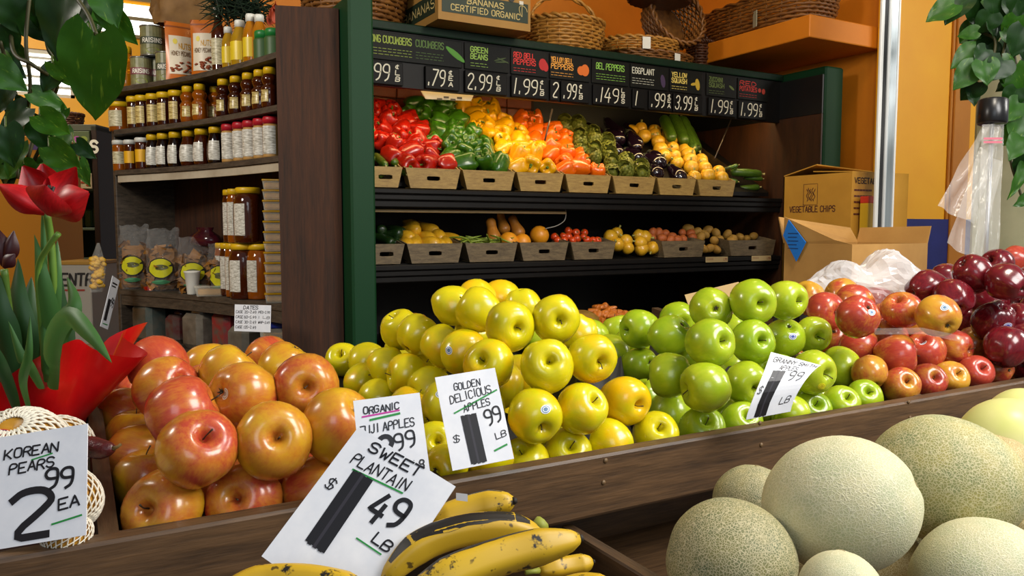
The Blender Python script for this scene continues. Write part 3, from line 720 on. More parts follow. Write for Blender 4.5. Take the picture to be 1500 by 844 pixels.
# apples buried under the pile that carry the ones in view
def bury(kind, xa, xb, R0, cap):
    global Pp, Rr
    vis = [i for i in range(len(ALLF)) if ALLF[i][0] == kind]; PJ = [proj(Pp[i]) for i in range(N)]
    rg = random.Random(kind); made = []; cand = []
    z = .885 + R0
    lay = 0
    while z < 1.30:
        y = BY + .01 + R0 + (lay % 2)*R0*.9
        while y < 1.70:
            x = xa + R0 + (lay % 2)*R0*.9
            while x < xb - R0:
                cand.append((x + rg.uniform(-.004, .004), y + rg.uniform(-.004, .004), max(z, .885 + (y-BY)*.14 + R0*.98))); x += R0*1.98
            y += R0*1.9
        z += R0*1.55; lay += 1
    for c_ in cand:
        if len(made) >= cap: break
        cv = np.array(c_); A = Pp[:len(Rr)]
        dd = np.linalg.norm(A - cv, axis=1)
        if (dd < (Rr + R0)*.93).any(): continue
        hd = np.hypot(A[vis, 0]-c_[0], A[vis, 1]-c_[1])
        if c_[2] > .885 + R0*3.2 + (c_[1]-BY)*.14 and not ((hd < R0*1.9) & (A[vis, 2] > c_[2] + R0*.7)).any(): continue
        ok = True; q = proj(c_); rp = FPX*R0/q[2]
        for k in range(13):
            sx, sy = (q[0], q[1]) if k == 12 else (q[0]+rp*math.cos(k*.5236), q[1]+rp*math.sin(k*.5236))
            if not any(PJ[i][2] < q[2] and math.hypot(PJ[i][0]-sx, PJ[i][1]-sy) < .97*FPX*Rr[i]/PJ[i][2] for i in range(N)):
                zb_ = onY(sx, sy, BY)            # or hidden below the top of the front board
                if zb_.z > BT - .004: ok = False; break
        if not ok: continue
        Pp = np.vstack([Pp, cv]); Rr = np.append(Rr, R0); ALLF.append([kind, 0, 0, 0, {}, R0]); made.append(c_)
        ax = Vector((rg.uniform(-1, 1), rg.uniform(-1, 1), rg.uniform(-.3, 1))).normalized()
        ob = put('apple', AMESH[kind][len(made) % 4][0], None, T(c_) @ axisM(ax, rg.uniform(0, 6)) @ S(R0)); put('stem', stemmesh[0], ob)
        tag(ob, {'fuji': 'orange-red striped', 'golden': 'yellow', 'granny': 'green', 'gala': 'red-and-yellow', 'red': 'dark red'}[kind] + ' apple buried underneath the front of its pile', 'apple', kind + ' apples under the pile')
    return len(made)
xm = .5*(max(Pp[i][0] for i in range(N) if ALLF[i][0] == 'golden') + min(Pp[i][0] for i in range(N) if ALLF[i][0] == 'granny'))
for kind, xa, xb, R0 in (('fuji', XD0b + .005, XD1 - .015, .042), ('golden', XD1 + .02, xm, .039), ('granny', xm, XD2 - .02, .041), ('gala', XD2 + .015, 2.2, .041), ('red', 2.0, 2.65, .042)): bury(kind, xa, xb, R0, 24 if kind in ('gala', 'red') else 40)
N = len(ALLF)
# dark liner the fruit rests on
def liner(xa, xb, idx):
    nx, ny = 56, 36; ya, yb = BY + .035, 1.74
    A = Pp[idx]; RR = Rr[idx]
    def f(u, v):
        X, Y = xa + (xb-xa)*u, ya + (yb-ya)*v
        d = np.hypot(A[:, 0]-X, A[:, 1]-Y) / RR
        h = A[:, 2] - RR*1.0 - .004
        h = np.where(d > 2.3, 9, h); z = h.min(); base = .885 + (Y-BY)*.14 + .003
        edge = min(u, 1-u, v*.6+.02, 1-v) * 12
        if z > 2: z = base
        z = max(base, z)
        return (X, Y, base + (z-base)*min(1, edge))
    return MB().grid(f, nx, ny)
ki = lambda *ks: np.array([i for i in range(N) if ALLF[i][0] in ks])
M_['liner'] = mottled('black_bin_liner', '0a0908', '161310', 30, .6)
for xa, xb, ks in ((XD0b + .005, XD1 - .015, ('fuji',)), (XD1 + .02, XD2 - .02, ('golden', 'granny')), (XD2 + .015, 2.65, ('gala', 'red'))):
    spart('bin_liner', liner(xa, xb, ki(*ks)), M_['liner'], True)

# ------------------------------------------------------------------ melons
def melon_mat(name, ground, ground2, net, scale, amt):
    n = NT(name); v = n.coord()
    nzv = n.noise(v, 2.2, 3, .6, True)
    wob = n.n('ShaderNodeTexNoise'); wob.inputs['Scale'].default_value = 6; n.l(v, wob.inputs['Vector'])
    add = n.n('ShaderNodeMix', data_type='RGBA', blend_type='ADD'); add.inputs[0].default_value = .12; n.l(v, add.inputs[6]); n.l(wob.outputs['Color'], add.inputs[7])
    vo = n.n('ShaderNodeTexVoronoi', feature='DISTANCE_TO_EDGE'); vo.inputs['Scale'].default_value = scale; n.l(add.outputs[2], vo.inputs['Vector'])
    e = n.ramp(vo.outputs['Distance'], [(.02, amt), (.16, 0.0)])
    base = n.ramp(nzv, [(.32, ground), (.68, ground2)])
    n.col(n.mix(e, base, net)).p(Roughness=.6); n.bump(e, .22, .02)
    return n.mat
MM = {'pale': melon_mat('pale_netted_rind', 'aeb28c', 'ccc49a', 'dcd6b8', 21, .6), 'green': melon_mat('green_netted_rind', '76845c', 'a49a58', 'ccc298', 24, .85),
      'tan': melon_mat('tan_netted_rind', '8c7a44', 'a89050', 'd0c094', 24, .85), 'dark': melon_mat('grey_netted_rind', '5a6648', '86804e', 'c2b690', 25, .85)}
nn = NT('honeydew_rind'); nn.col(nn.ramp(nn.noise(nn.coord(), 1.5, 3, .5, True), [(.3, 'c8cc78'), (.7, 'd4d08c')])).p(Roughness=.35); MM['honey'] = nn.mat
def melon_mesh(seed, zs, mat):
    prof = spline([(0, 1, 0), (.38, .93, 0), (.71, .71, 0), (.93, .38, 0), (1, 0, 0), (.93, -.38, 0), (.71, -.71, 0), (.38, -.93, 0), (0, -1, 0)], 28)
    def mod(q, an, t):
        k = 1 + .035*nz((math.cos(an), math.sin(an), q[2]), 1.1, seed*2.3); return (q[0]*k, q[1]*k, q[2]*zs*k)
    mb = MB().lathe([(max(0, p.x), p.y) for p in prof], 36, mod)
    return mb.mesh('melon', mat), BVHTree.FromPolygons([Vector(v) for v in mb.v], mb.f)
scar = MB().lathe([(0, .012), (.05, .02), (.09, .012), (.12, -.02)], 14).mesh('stem_scar', plain('8a7c54', .8))
MEL = [(1229,741,103,.86,'pale',1.12,(.95,-.1,.3),'big pale netted melon on top of the pile, nearest the middle'),
 (1378,715,98,.97,'green',1.15,(.8,-.3,-.1),'large greenish netted melon right of the pale one on top'),
 (1073,826,93,.84,'dark',1.0,(.75,-.62,-.05),'brown-green netted melon at the lower left of the melon pile'),
 (1101,738,56,1.06,'dark',1.0,(.2,.2,.9),'small grey netted melon against the board at the back left'),
 (1436,851,92,.86,'pale',1.1,(.9,.1,.4),'pale netted melon cut by the bottom right edge'),
 (1458,692,54,1.10,'tan',1.0,(.3,.3,.8),'tan netted melon half hidden behind the large greenish one'),
 (1480,658,74,1.26,'honey',1.0,(.5,.3,.7),'smooth pale yellow melon with a round red sticker'),
 (1500,622,52,1.42,'honey',1.0,(.2,.4,.8),'smooth pale green melon furthest back at the right'),
 (1494,772,58,1.0,'tan',1.0,(.9,.1,.2),'tan netted melon at the right edge below the stickered one'),
 (1231,868,60,.74,'pale',1.0,(.1,.3,.9),'netted melon peeking up at the bottom under the big pale one'),
 (1305,822,60,.98,'tan',1.0,(.3,.5,.6),'yellow-tan netted melon in the gap under the top melons'),
 (1182,826,50,.98,'tan',1.0,(.3,.5,.6),'small yellow-tan melon in the gap beside the brown-green one'),
 (1380,800,60,1.08,'dark',1.0,(.2,.1,.9),'dark netted melon deep between the two large melons')]
mp = [list(at(x, y, d)) + [r*d/FPX] for x, y, r, d, *_ in MEL]
Mp = np.array(mp); P0m = Mp[:, :3].copy(); Rm = Mp[:, 3]; Pm = P0m.copy()
rm = P0m - cp; rm /= np.linalg.norm(rm, axis=1)[:, None]
for it in range(150):
    D = Pm[:, None]-Pm[None]; di = np.linalg.norm(D, axis=2)+1e-9
    ov = (Rm[:, None]+Rm[None])*1.0-di; np.fill_diagonal(ov, -1); ov = np.where(ov > 0, ov, 0)
    Pm = Pm + (D/di[..., None]*ov[..., None]).sum(1)*.3
    off = Pm-P0m; al = (off*rm).sum(1)[:, None]*rm; Pm = P0m+al*.995+(off-al)*(.9 if it < 130 else 1)
    Pm[:, 1] = np.minimum(Pm[:, 1], BY-.032-Rm)
    Pm[:, 2] = np.maximum(Pm[:, 2], .76+Rm)
for i, (x, y, r, d, k, zs, ax, lab) in enumerate(MEL):
    me, bv = melon_mesh(i, zs, MM[k])
    sq = 1/(zs**.4)
    Mr = axisM(RT*ax[0] - FW*ax[1]*-1 + Vector((0, 0, ax[2])), i) if i != 2 else axisM(RT*.80 - FW*.55 - UP*.12, 1)
    ob = put('melon', me, None, T(Pm[i]) @ Mr @ S(Rm[i]*sq)); tag(ob, lab, 'melon', 'melons in the lower bin')
    put('stem_scar', scar, ob, T(0, 0, zs*.985))
    if i == 6:
        dd = (RT*((1471-x)/r) - UP*((654-y)/r) - FW*.97).normalized()
        tag(put('sticker', sticker_mesh(bv, Mr.to_3x3().inverted() @ dd, .2, STK['r'], .9, .006), ob), 'round red sticker')
# ------------------------------------------------------------------ plantains
def plantain_mat():
    n = NT('plantain_skin'); v = n.coord((1, 1, 1)); f = n.noise(v, 22, 5, .7, True)
    g = n.noise(v, 9, 2, .5, True)
    spots = n.noise(v, 120, 2, .5, True)
    y = n.ramp(g, [(.3, 'b08a14'), (.7, 'd0aa24')])
    c1 = n.mix(n.ramp(f, [(.565, 0.0), (.60, 1.0)]), y, '17120e')
    c2 = n.mix(n.ramp(spots, [(.64, 0.0), (.70, .85)]), c1, '2a1c0c')
    n.col(c2).p(Roughness=.45); return n.mat
PMAT = plantain_mat(); tipm = plain('1c140c', .7); stubm = plain('8a9030', .6)
def plantain(pts, rpx, label, stub=None, ridge=None):
    W = [at(x, y, d) for x, y, d in pts]; c_ = sum(W, Vector())/len(W)
    C = spline([p - c_ for p in W], 22); n = 20; d = sum(p[2] for p in pts)/len(pts); r = rpx*d/FPX
    rs = []
    for i in range(23):
        t = i/22; e = min(t, 1-t)*2
        rs.append(r*(.32 + .68*min(1, (e*2.2))**.55) if e < .5 else r)
    mb = MB().tube(C, rs, n)
    # five soft ridges along the fruit
    for i in range(23):
        for k in range(n):
            v = Vector(mb.v[i*n+k]); q = v - C[i]; an = 2*math.pi*k/n
            mb.v[i*n+k] = tuple(C[i] + q*(1 + .06*math.cos(5*an)))
    o = mb.build('plantain', PMAT, None, True, T(c_)); tag(o, label, 'plantain', 'ripe plantains in the lower bin')
    MB().tube([C[-1], C[-1] + (C[-1]-C[-2]).normalized()*r*.25], [rs[-1]*.9, rs[-1]*.5], 8).build('tip', tipm, o, True)
    dirn = (C[0]-C[1]).normalized()
    MB().tube([C[0], C[0] + dirn*r*.7, C[0] + dirn*r*1.5], [rs[0]*1.0, rs[0]*.75, rs[0]*.8], 8).build('stem', stubm, o, True)
    if ridge:
        a0, a1, t0, t1 = ridge; bm = MB()
        def f(u, v):
            i = (t0 + (t1-t0)*v)*22; k = int(min(i, 21)); fr_ = i-k
            a = a0 + (a1-a0)*(u - .5)*(.35 + .65*math.sin(math.pi*v)) * (1+.3*nz((v*6, u, 0))) + (a1-a0)*.5
            kk = (a/(2*math.pi)*n) % n; k0 = int(kk); f2 = kk-k0
            g_ = lambda ii, jj: Vector(mb.v[ii*n + jj % n])
            p = (g_(k, k0)*(1-f2)+g_(k, k0+1)*f2)*(1-fr_) + (g_(k+1, k0)*(1-f2)+g_(k+1, k0+1)*f2)*fr_
            cc = C[k].lerp(C[k+1], fr_); return cc + (p-cc)*1.012
        bm.grid(f, 8, 24); bm.build('black_patch', plain('15110e', .5), o, True)
    return o
pl1 = plantain([(632,771,.83),(665,755,.84),(705,742,.845),(752,734,.84)], 22, 'plantain lying behind the sweet plantain sign', ridge=(-2.2, -1.7, .5, .9))
lbm = MB().grid(lambda u, v: (at(668+17*u, 722+11*v+2*u, .818)-pl1.location), 3, 3); tag(lbm.build('sticker', plain('e0e2e4', .4), pl1), 'small white paper label')
pl2 = plantain([(793,786,.76),(745,775,.755),(680,778,.745),(615,802,.735),(563,850,.72)], 23, 'arched plantain with a long black patch along its top', ridge=(-2.5, -1.0, .12, .92))
pl3 = plantain([(600,872,.64),(680,833,.655),(765,806,.675),(848,789,.69)], 27, 'fattest front plantain with dark streaks, pointing right', ridge=(-2.3, -1.5, .15, .75))
pl4 = plantain([(330,862,.66),(380,850,.675),(440,848,.675),(500,858,.67),(535,872,.66)], 22, 'plantain under the left corner of the sweet plantain sign')
pl5 = plantain([(790,836,.77),(835,829,.785),(868,823,.79)], 15, 'short plantain tip showing right of the front one')
pl6 = plantain([(800,876,.74),(850,858,.75),(900,862,.74)], 18, 'plantain cut by the bottom edge beside the bin divider')
MB().tube([at(786,775,.775), at(795,765,.78)], [.007, .008], 8).xf(T(-pl2.location)).build('stem', stubm, pl2, True)

# ------------------------------------------------------------------ pears in foam nets
pm = mottled('russet_pear_skin', 'a8741c', 'bd8a28', 3, .5, rnd=True)
def pear(px, py, r, d, label, ax, st=None):
    Rr_ = r*d/FPX; p = at(px, py, d)
    prof = spline([(0,.80,0),(.15,.86,0),(.45,.90,0),(.80,.66,0),(1,.1,0),(.92,-.45,0),(.6,-.82,0),(.25,-.88,0),(0,-.8,0)], 18)
    mb = MB().lathe([(max(0, q.x), q.y) for q in prof], 24); bv = BVHTree.FromPolygons([Vector(v) for v in mb.v], mb.f)
    M = axisM(ax, .5); o = mb.build('pear', pm, None, True, T(p) @ M @ S(Rr_)); tag(o, label, 'pear', 'pears in foam nets')
    net = MB(); n = 24
    for s in (1, -1):
        for k in range(n):
            pts = []
            for j in range(17):
                t = .16 + .8*j/16; q = prof[int(t*18)].lerp(prof[min(18, int(t*18)+1)], t*18-int(t*18))
                a = 2*math.pi*k/n + s*t*2.4; rr = q.x*1.045 + .025
                pts.append((rr*math.cos(a), rr*math.sin(a), q.y*1.045))
            net.tube(pts, .033, 4, False)
    net.build('foam_net', plain('e2dccb', .7), o, True)
    if st:
        dd = (RT*((st[0]-px)/r) - UP*((st[1]-py)/r)); dd = (dd - FW*math.sqrt(max(.05, 1-dd.length_squared))).normalized()
        tag(put('sticker', sticker_mesh(bv, M.to_3x3().inverted() @ dd, .2, [plain('c8442a', .35), plain('28285a', .4)], .75, .03), o), 'oval dark sticker')
pear(32, 665, 62, .93, 'foam-netted pear with an oval sticker behind the pear price sign', RT*.05 + UP*.75 - FW*.45, (30, 625))
pear(96, 735, 46, .86, 'foam-netted pear squeezed between the pear sign and the bin divider', RT*-.5 + UP*.6 + FW*.3)
pear(88, 655, 42, 1.02, 'foam-netted pear at the back beside the dried chili', RT*-.6 + UP*.5 - FW*.1)
pear(98, 782, 32, .83, 'foam-netted pear low against the front board', RT*.3 + UP*.6 + FW*.3)
# dried chili on the divider
ch = spline([at(113,659,.90), at(128,654,.895), at(148,658,.89), at(166,657,.885)], 14); c0 = ch[0]
o = MB().tube([p-c0 for p in ch], [.002,.006,.0095,.0105,.011,.0115,.012,.012,.0118,.0115,.011,.010,.009,.007,.004], 10).warp(lambda v: v*(1+.02*nz(v, 300))).build('dried_chili', mottled('dried_chili_skin', '2c0a0c', '5a1a1c', 60, .35, .4), None, True, T(c0))
tag(o, 'dark dried red chili lying on the bin divider', 'chili')
MB().tube([at(166,657,.885)-c0, at(172,655,.885)-c0, at(177,651,.885)-c0], [.003,.0018,.0018], 6).build('stem', plain('6a5428', .7), o, True)

# ------------------------------------------------------------------ handwritten price cards
green = plain('1f8a3c', .5); magenta = plain('c0309a', .5); inkgrey = plain('2c2a34', .5)
def card(label, BL, BR, TL, items, bend=None, name='price_card', thick=.0012, n=14, mat=None, extra=None):
    A, B, C_ = at(*BL), at(*BR), at(*TL); w_ = (B-A).length; M = frame(A, B-A, C_-A)
    ydir = M.to_3x3().col[1]; h_ = (C_-A).dot(ydir)
    if M.to_3x3().col[2].dot(FW) > 0: pass
    mb = MB(); bf = (lambda v: bend(v, w_, h_)) if bend else (lambda v: v)
    mb.grid(lambda u, v: (u*w_, v*h_, 0), n, n); mb.grid(lambda u, v: ((1-u)*w_, v*h_, -thick), n, n)
    k = (n+1)**2
    for i in range(n):
        a = i; mb.f += [(i+1, i, k+n-i, k+n-i-1)]; mb.m += [0]
        t = n*(n+1); mb.f += [(t+i, t+i+1, k+t+n-i-1, k+t+n-i)]; mb.m += [0]
        l = i*(n+1); mb.f += [(l, l+n+1, k+l+n+n+1, k+l+n)]; mb.m += [0]
        r_ = l+n; mb.f += [(r_+n+1, r_, k+l, k+l+n+1)]; mb.m += [0]
    mb.warp(bf); o = mb.build(name, mat or M_['card'], None, False, M); tag(o, label, 'price sign')
    for it in items:
        kind = it[0]; m = MB()
        if kind == 't':      # text, u0, v(top), u1, height, line width
            _, s, u0, v0, u1, hh, lw, *rest = it; vend = rest[0] if rest else v0; mat_ = rest[1] if len(rest) > 1 else M_['ink']
            units = sum(.8 if c_ == ' ' else ((.45 if c_ in "I1.'" else 1) + .3) for c_ in s) - .3
            L = math.hypot((u1-u0)*w_, (vend-v0)*h_); ang = math.atan2(-(vend-v0)*h_, (u1-u0)*w_)
            write(m, s, u0*w_, (1-v0-hh)*h_, hh*h_, L/units, lw*h_, .0005, .1, .06, .3, ang)
        elif kind == 'l':
            _, u0, v0, u1, v1, lw, mat_ = it; line(m, u0*w_, (1-v0)*h_, u1*w_, (1-v1)*h_, lw*h_, .0005)
        elif kind == 'block':  # heavy numeral 1 filled in with marker strokes
            _, u0, v0, u1, v1, skew = it; mat_ = M_['ink']
            mb2 = MB()
            for q in range(7):
                t = q/6; x = u0+(u1-u0)*t; xb = x+skew
                line(m if q % 2 == 0 or q in (1, 5) else mb2, x*w_, (1-v0-.004*math.sin(q*2))*h_, xb*w_, (1-v1+.004*math.cos(q*3))*h_, (u1-u0)*w_/4.6, .0005+.00002*q)
            mb2.warp(bf).build('numeral', inkgrey, o)
        m.warp(bf).build('numeral' if kind == 'block' else ('underline' if kind == 'l' else 'lettering'), mat_, o)
    return o
card('big white sweet plantain price sign tilted above the plantains', (383,815,.735), (531,920,.70), (520,622,.80),
 [('t','SWEET',.20,.035,.69,.07,.013,.005),('t','PLANTAIN',.13,.155,.67,.075,.010,.125),('l',.19,.258,.66,.216,0.0119,green),
  ('block',.215,.26,.375,.775,.02),('t','4',.49,.285,.61,.19,.030),('t','9',.65,.25,.77,.19,.030),('t','LB',.67,.50,.83,.068,.012),('t','$',.07,.375,.14,.07,.009),('l',.56,.60,.80,.60,0.0102,green)])
card('upright white golden delicious apples price sign', (663,690,1.02), (753,672,1.045), (656,550,1.06),
 [('t','GOLDEN',.27,.10,.70,.075,.010,.09),('t','DELICIOUS',.17,.225,.86,.085,.010,.175),('t','APPLES',.36,.345,.80,.075,.010,.315),('l',.20,.415,.95,.245,0.0170,green),
  ('block',.31,.465,.52,.965,.02),('t','99',.66,.44,.93,.165,.020,.42),('t','LB',.78,.70,.96,.065,.010,.68),('l',.72,.88,.93,.84,0.0204,green),('t','$',.10,.65,.20,.07,.009)])
card('white organic fuji apples price sign behind the plantain sign', (530,707,.90), (630,692,.92), (528,586,.93),
 [('t','ORGANIC',.13,.10,.66,.085,.015,.09),('l',.11,.215,.66,.190,.020,magenta),('l',.22,.265,.66,.230,0.0272,green),('t','FUJI APPLES',.05,.33,.86,.105,.014,.30),
  ('t','2',.26,.50,.46,.34,.06),('t','99',.53,.475,.83,.20,.026,.46),('t','LB',.77,.83,.92,.10,.018)])
card('white pear price sign at the bottom left', (-14,807,.795), (126,784,.80), (-58,650,.83),
 [('t','KOREAN',.10,.13,.68,.085,.016,.125),('l',.40,.255,.62,.225,0.0136,green),('t','PEARS',.16,.27,.64,.09,.016,.255),('t','2',.16,.52,.58,.40,.066),
  ('t','99',.54,.37,.84,.18,.028),('t','EA',.70,.65,.92,.095,.018,.63),('l',.64,.86,.95,.82,0.0170,green)])
card('curled white granny smith apples price sign among the green apples', (1093,615,1.20), (1158,603,1.22), (1077,527,1.24),
 [('t','GRANNY SMITH',.10,.07,.96,.09,.011),('t','APPLES',.28,.20,.66,.085,.010),('block',.20,.32,.42,.98,-.01),('t','99',.56,.30,.84,.18,.020),('t','LB',.66,.76,.88,.10,.013),('t','$',.04,.56,.12,.10,.010)],
 bend=lambda v, w_, h_: Vector((v.x + .95*w_*max(0, v.y/h_)**1.3, v.y*(1 - .36*(v.x/w_)*(v.y/h_)), v.z + .022*math.sin(2.6*v.y/h_))))
# ------------------------------------------------------------------ vegetables in the cooler
def veg_mat(name, a, b, rough=.28, scale=3, coat=.3, stretch=(1,1,1)):
    n = NT(name); n.col(n.ramp(n.noise(n.coord(stretch), scale, 3, .55, True), [(.3, a), (.7, b)])).p(Roughness=rough, Coat_Weight=coat, Coat_Roughness=.1); return n.mat
VM = {'red': veg_mat('red_pepper_skin', '9c1006', 'b41c08'), 'green': veg_mat('green_pepper_skin', '28500a', '3a6a10'), 'yellow': veg_mat('yellow_pepper_skin', 'e09c04', 'e8ac08'),
      'orange': veg_mat('orange_pepper_skin', 'dc5a04', 'e86c0a'), 'egg': veg_mat('eggplant_skin', '120812', '1c0c18', .15, 3, .6), 'art': veg_mat('artichoke_bract', '5c661e', '7c7c2c', .5, 2, 0),
      'squash': veg_mat('yellow_squash_skin', 'cc9410', 'd8a828', .4), 'cuke': veg_mat('cucumber_skin', '2c4c10', '52701c', .35, 8, .2, (1, 1, .2)), 'zuke': veg_mat('zucchini_skin', '10240c', '1e3812', .35, 8),
      'butternut': veg_mat('butternut_skin', 'b06c1c', 'c07c28', .5), 'omelon': veg_mat('orange_melon_skin', 'e08c10', 'ec9c20', .45), 'tomato': veg_mat('tomato_skin', 'c43810', 'd84c1c', .2),
      'redpot': veg_mat('red_potato_skin', 'a04818', 'b8642c', .6, 6, 0), 'pot': veg_mat('brown_potato_skin', 'a07424', 'b88c3c', .65, 6, 0), 'bean': veg_mat('green_bean_skin', '6c8424', '8c9c34', .45), 'carrot': veg_mat('carrot_skin', 'b05c14', 'c8741c', .55)}
vstem = plain('56701c', .6)
def pepper_mesh(seed, mat, tall):
    prof = spline([(0,.62,0),(.22,.62,0),(.45,.80,0),(.75,.86,0),(.98,.60,0),(1.0,.1,0),(.90,-.5,0),(.72,-.9,0),(.45,-1.02,0),(.18,-.92,0),(0,-.86,0)], 16)
    ph = seed*1.3; nl = 3 if seed % 3 == 0 else 4
    def mod(q, an, t):
        k = 1 + .11*math.cos(nl*an+ph)*(.55+.6*abs(q[2])) + .07*nz((math.cos(an), math.sin(an), q[2]), 1.2, seed*5.)
        return (q[0]*k, q[1]*k, (q[2] + (.10*math.cos(nl*an+ph) if abs(q[2]) > .7 and q[0] != 0 else 0))*tall)
    return MB().lathe([(max(0, p.x), p.y) for p in prof], 20, mod).mesh('bell_pepper', mat)
pstem = [MB().tube(spline([(0,0,.6*1.1),(.0,.03,.85),(.12*s,.05,1.2)], 6), [.26,.14,.10,.09,.09,.10,.11], 7).mesh('stem', vstem) for s in (1, -1.4)]
PEP = {c_: [pepper_mesh(s, VM[c_], 1.12 if s % 2 else 1.3) for s in range(1, 6)] for c_ in ('red', 'green', 'yellow', 'orange')}
def lump_mesh(name, mat, prof, seed, amp=.05, n=16, bend=0):
    P = spline([(a, b, 0) for a, b in prof], 16)
    def mod(q, an, t):
        k = 1 + amp*nz((math.cos(an), math.sin(an), q[2]*.7), 1.4, seed*4.1)
        return (q[0]*k + bend*(q[2]**2), q[1]*k, q[2])
    return MB().lathe([(max(0, p.x), p.y) for p in P], n, mod).mesh(name, mat)
ELL = [(0,1),(.4,.92),(.75,.66),(.97,.25),(.97,-.25),(.75,-.66),(.4,-.92),(0,-1)]
def scaled(prof, zs): return [(a, b*zs) for a, b in prof]
EGG = [lump_mesh('eggplant', VM['egg'], [(0,-1.9),(.5,-1.8),(.9,-1.35),(1,-.8),(.85,0),(.62,.8),(.5,1.3),(.3,1.6),(0,1.65)], s, .04, 18, .06*s) for s in range(3)]
em = MB().lathe([(.13,1.98),(.14,1.75),(.45,1.55),(.56,1.25),(.53,1.2)], 10, lambda q, an, t: (q[0]*(1+.12*math.cos(5*an)*t), q[1]*(1+.12*math.cos(5*an)*t), q[2] - .16*max(0, math.cos(5*an))*t)).mesh('calyx', plain('26280f', .7))
SQR = [lump_mesh('round_squash', VM['squash'], [(0,1.0),(.2,.98),(.55,.85),(.92,.4),(1,-.1),(.85,-.6),(.45,-.9),(0,-.95)], s, .08) for s in range(3)]
sst = MB().tube([(0,0,.9),(.05,0,1.15),(.08,.02,1.4)], [.2,.14,.17], 6).mesh('stem', plain('9a9448', .6))
CUKE = [lump_mesh('cucumber', VM['cuke'], [(0,-5.2),(.5,-5.1),(.9,-4.3),(1,-2),(1,2),(.92,4.2),(.55,5),(0,5.2)], s, .06, 12, .03*s) for s in range(2)]
ZUKE = lump_mesh('zucchini', VM['zuke'], [(0,-3),(.6,-2.9),(1,-2.2),(1,0),(.9,2),(.6,2.8),(0,3)], 1, .05, 12, .04)
zend = MB().lathe([(.5, 2.7), (.42, 3.2), (.5, 3.45), (0, 3.45)], 7).mesh('stem', plain('8a8a4a', .7))
cend = MB().lathe([(.25, 5.0), (.18, 5.4), (.3, 5.6), (0, 5.6)], 7).mesh('stem', plain('b8ac6a', .7))
STR = [lump_mesh('straightneck_squash', VM['squash'], [(0,-2.4),(.5,-2.3),(.95,-1.6),(1,-.6),(.8,.5),(.5,1.6),(.35,2.2),(0,2.25)], s, .05, 14, .05*s) for s in range(2)]
BUT = lump_mesh('butternut_squash', VM['butternut'], [(0,-1.5),(.5,-1.45),(.95,-1.0),(1,-.4),(.78,.3),(.66,1),(.66,1.7),(.4,2.1),(0,2.15)], 2, .03, 18)
MEL2 = lump_mesh('orange_melon', VM['omelon'], ELL, 3, .03, 18)
TOM = lump_mesh('tomato', VM['tomato'], [(0,.8),(.2,.85),(.6,.82),(.95,.4),(1,-.1),(.8,-.62),(.4,-.88),(0,-.92)], 1, .04, 14)
tcal = MB()
for k in range(5): a = k*1.2566; tcal.tube([(0,0,.84),(.2*math.cos(a),.2*math.sin(a),.92),(.42*math.cos(a),.42*math.sin(a),.88)], [.06,.05,.01], 4)
tcal = tcal.mesh('calyx', vstem)
POT = [lump_mesh('potato', VM['pot'], scaled(ELL, 1.35), s, .14, 14) for s in range(3)]
RPOT = [lump_mesh('red_potato', VM['redpot'], scaled(ELL, 1.2), s, .12, 14) for s in range(3)]
CAR = [lump_mesh('carrot', VM['carrot'], [(0,-3),(.3,-2.8),(.7,-1),(.95,1.5),(.9,2.3),(.4,2.6),(0,2.65)], s, .08, 10, .05*s) for s in range(2)]
# artichoke: overlapping pointed bracts spiralling round a bud
am = MB()
def bract(mb, base, out, up, ln, wd):
    s = out.cross(up).normalized(); p = []
    for t, ww, lift in ((0, .5, 0), (.4, 1, .16), (.75, .75, .2), (1, .05, .06)):
        c_ = base + up*ln*t + out*ln*lift
        p += [c_ - s*wd*ww*.5, c_ + out*wd*.10, c_ + s*wd*ww*.5]
    mb.add(p, [(3*i+j, 3*i+j+1, 3*i+j+4, 3*i+j+3) for i in range(3) for j in range(2)])
am.lathe([(0, -.95), (.5, -.85), (.78, -.4), (.82, 0), (.6, .5), (0, .85)], 10)
for i in range(58):
    t = i/57; a = i*2.39996; z = -.85 + 1.55*t; rr = .84*math.sqrt(max(.02, 1-(z*.95)**2)); out = Vector((math.cos(a), math.sin(a), .05))
    bract(am, Vector((rr*math.cos(a), rr*math.sin(a), z)), out, Vector((-.35*math.cos(a)*max(0, z), -.35*math.sin(a)*max(0, z), 1)).normalized(), .58, .62)
ART = am.mesh('artichoke', VM['art'])
astem = MB().tube([(0,0,-.8),(.03,.02,-1.25),(.05,.03,-1.6)], [.3,.24,.26], 8).mesh('stem', plain('8a8c48', .6))

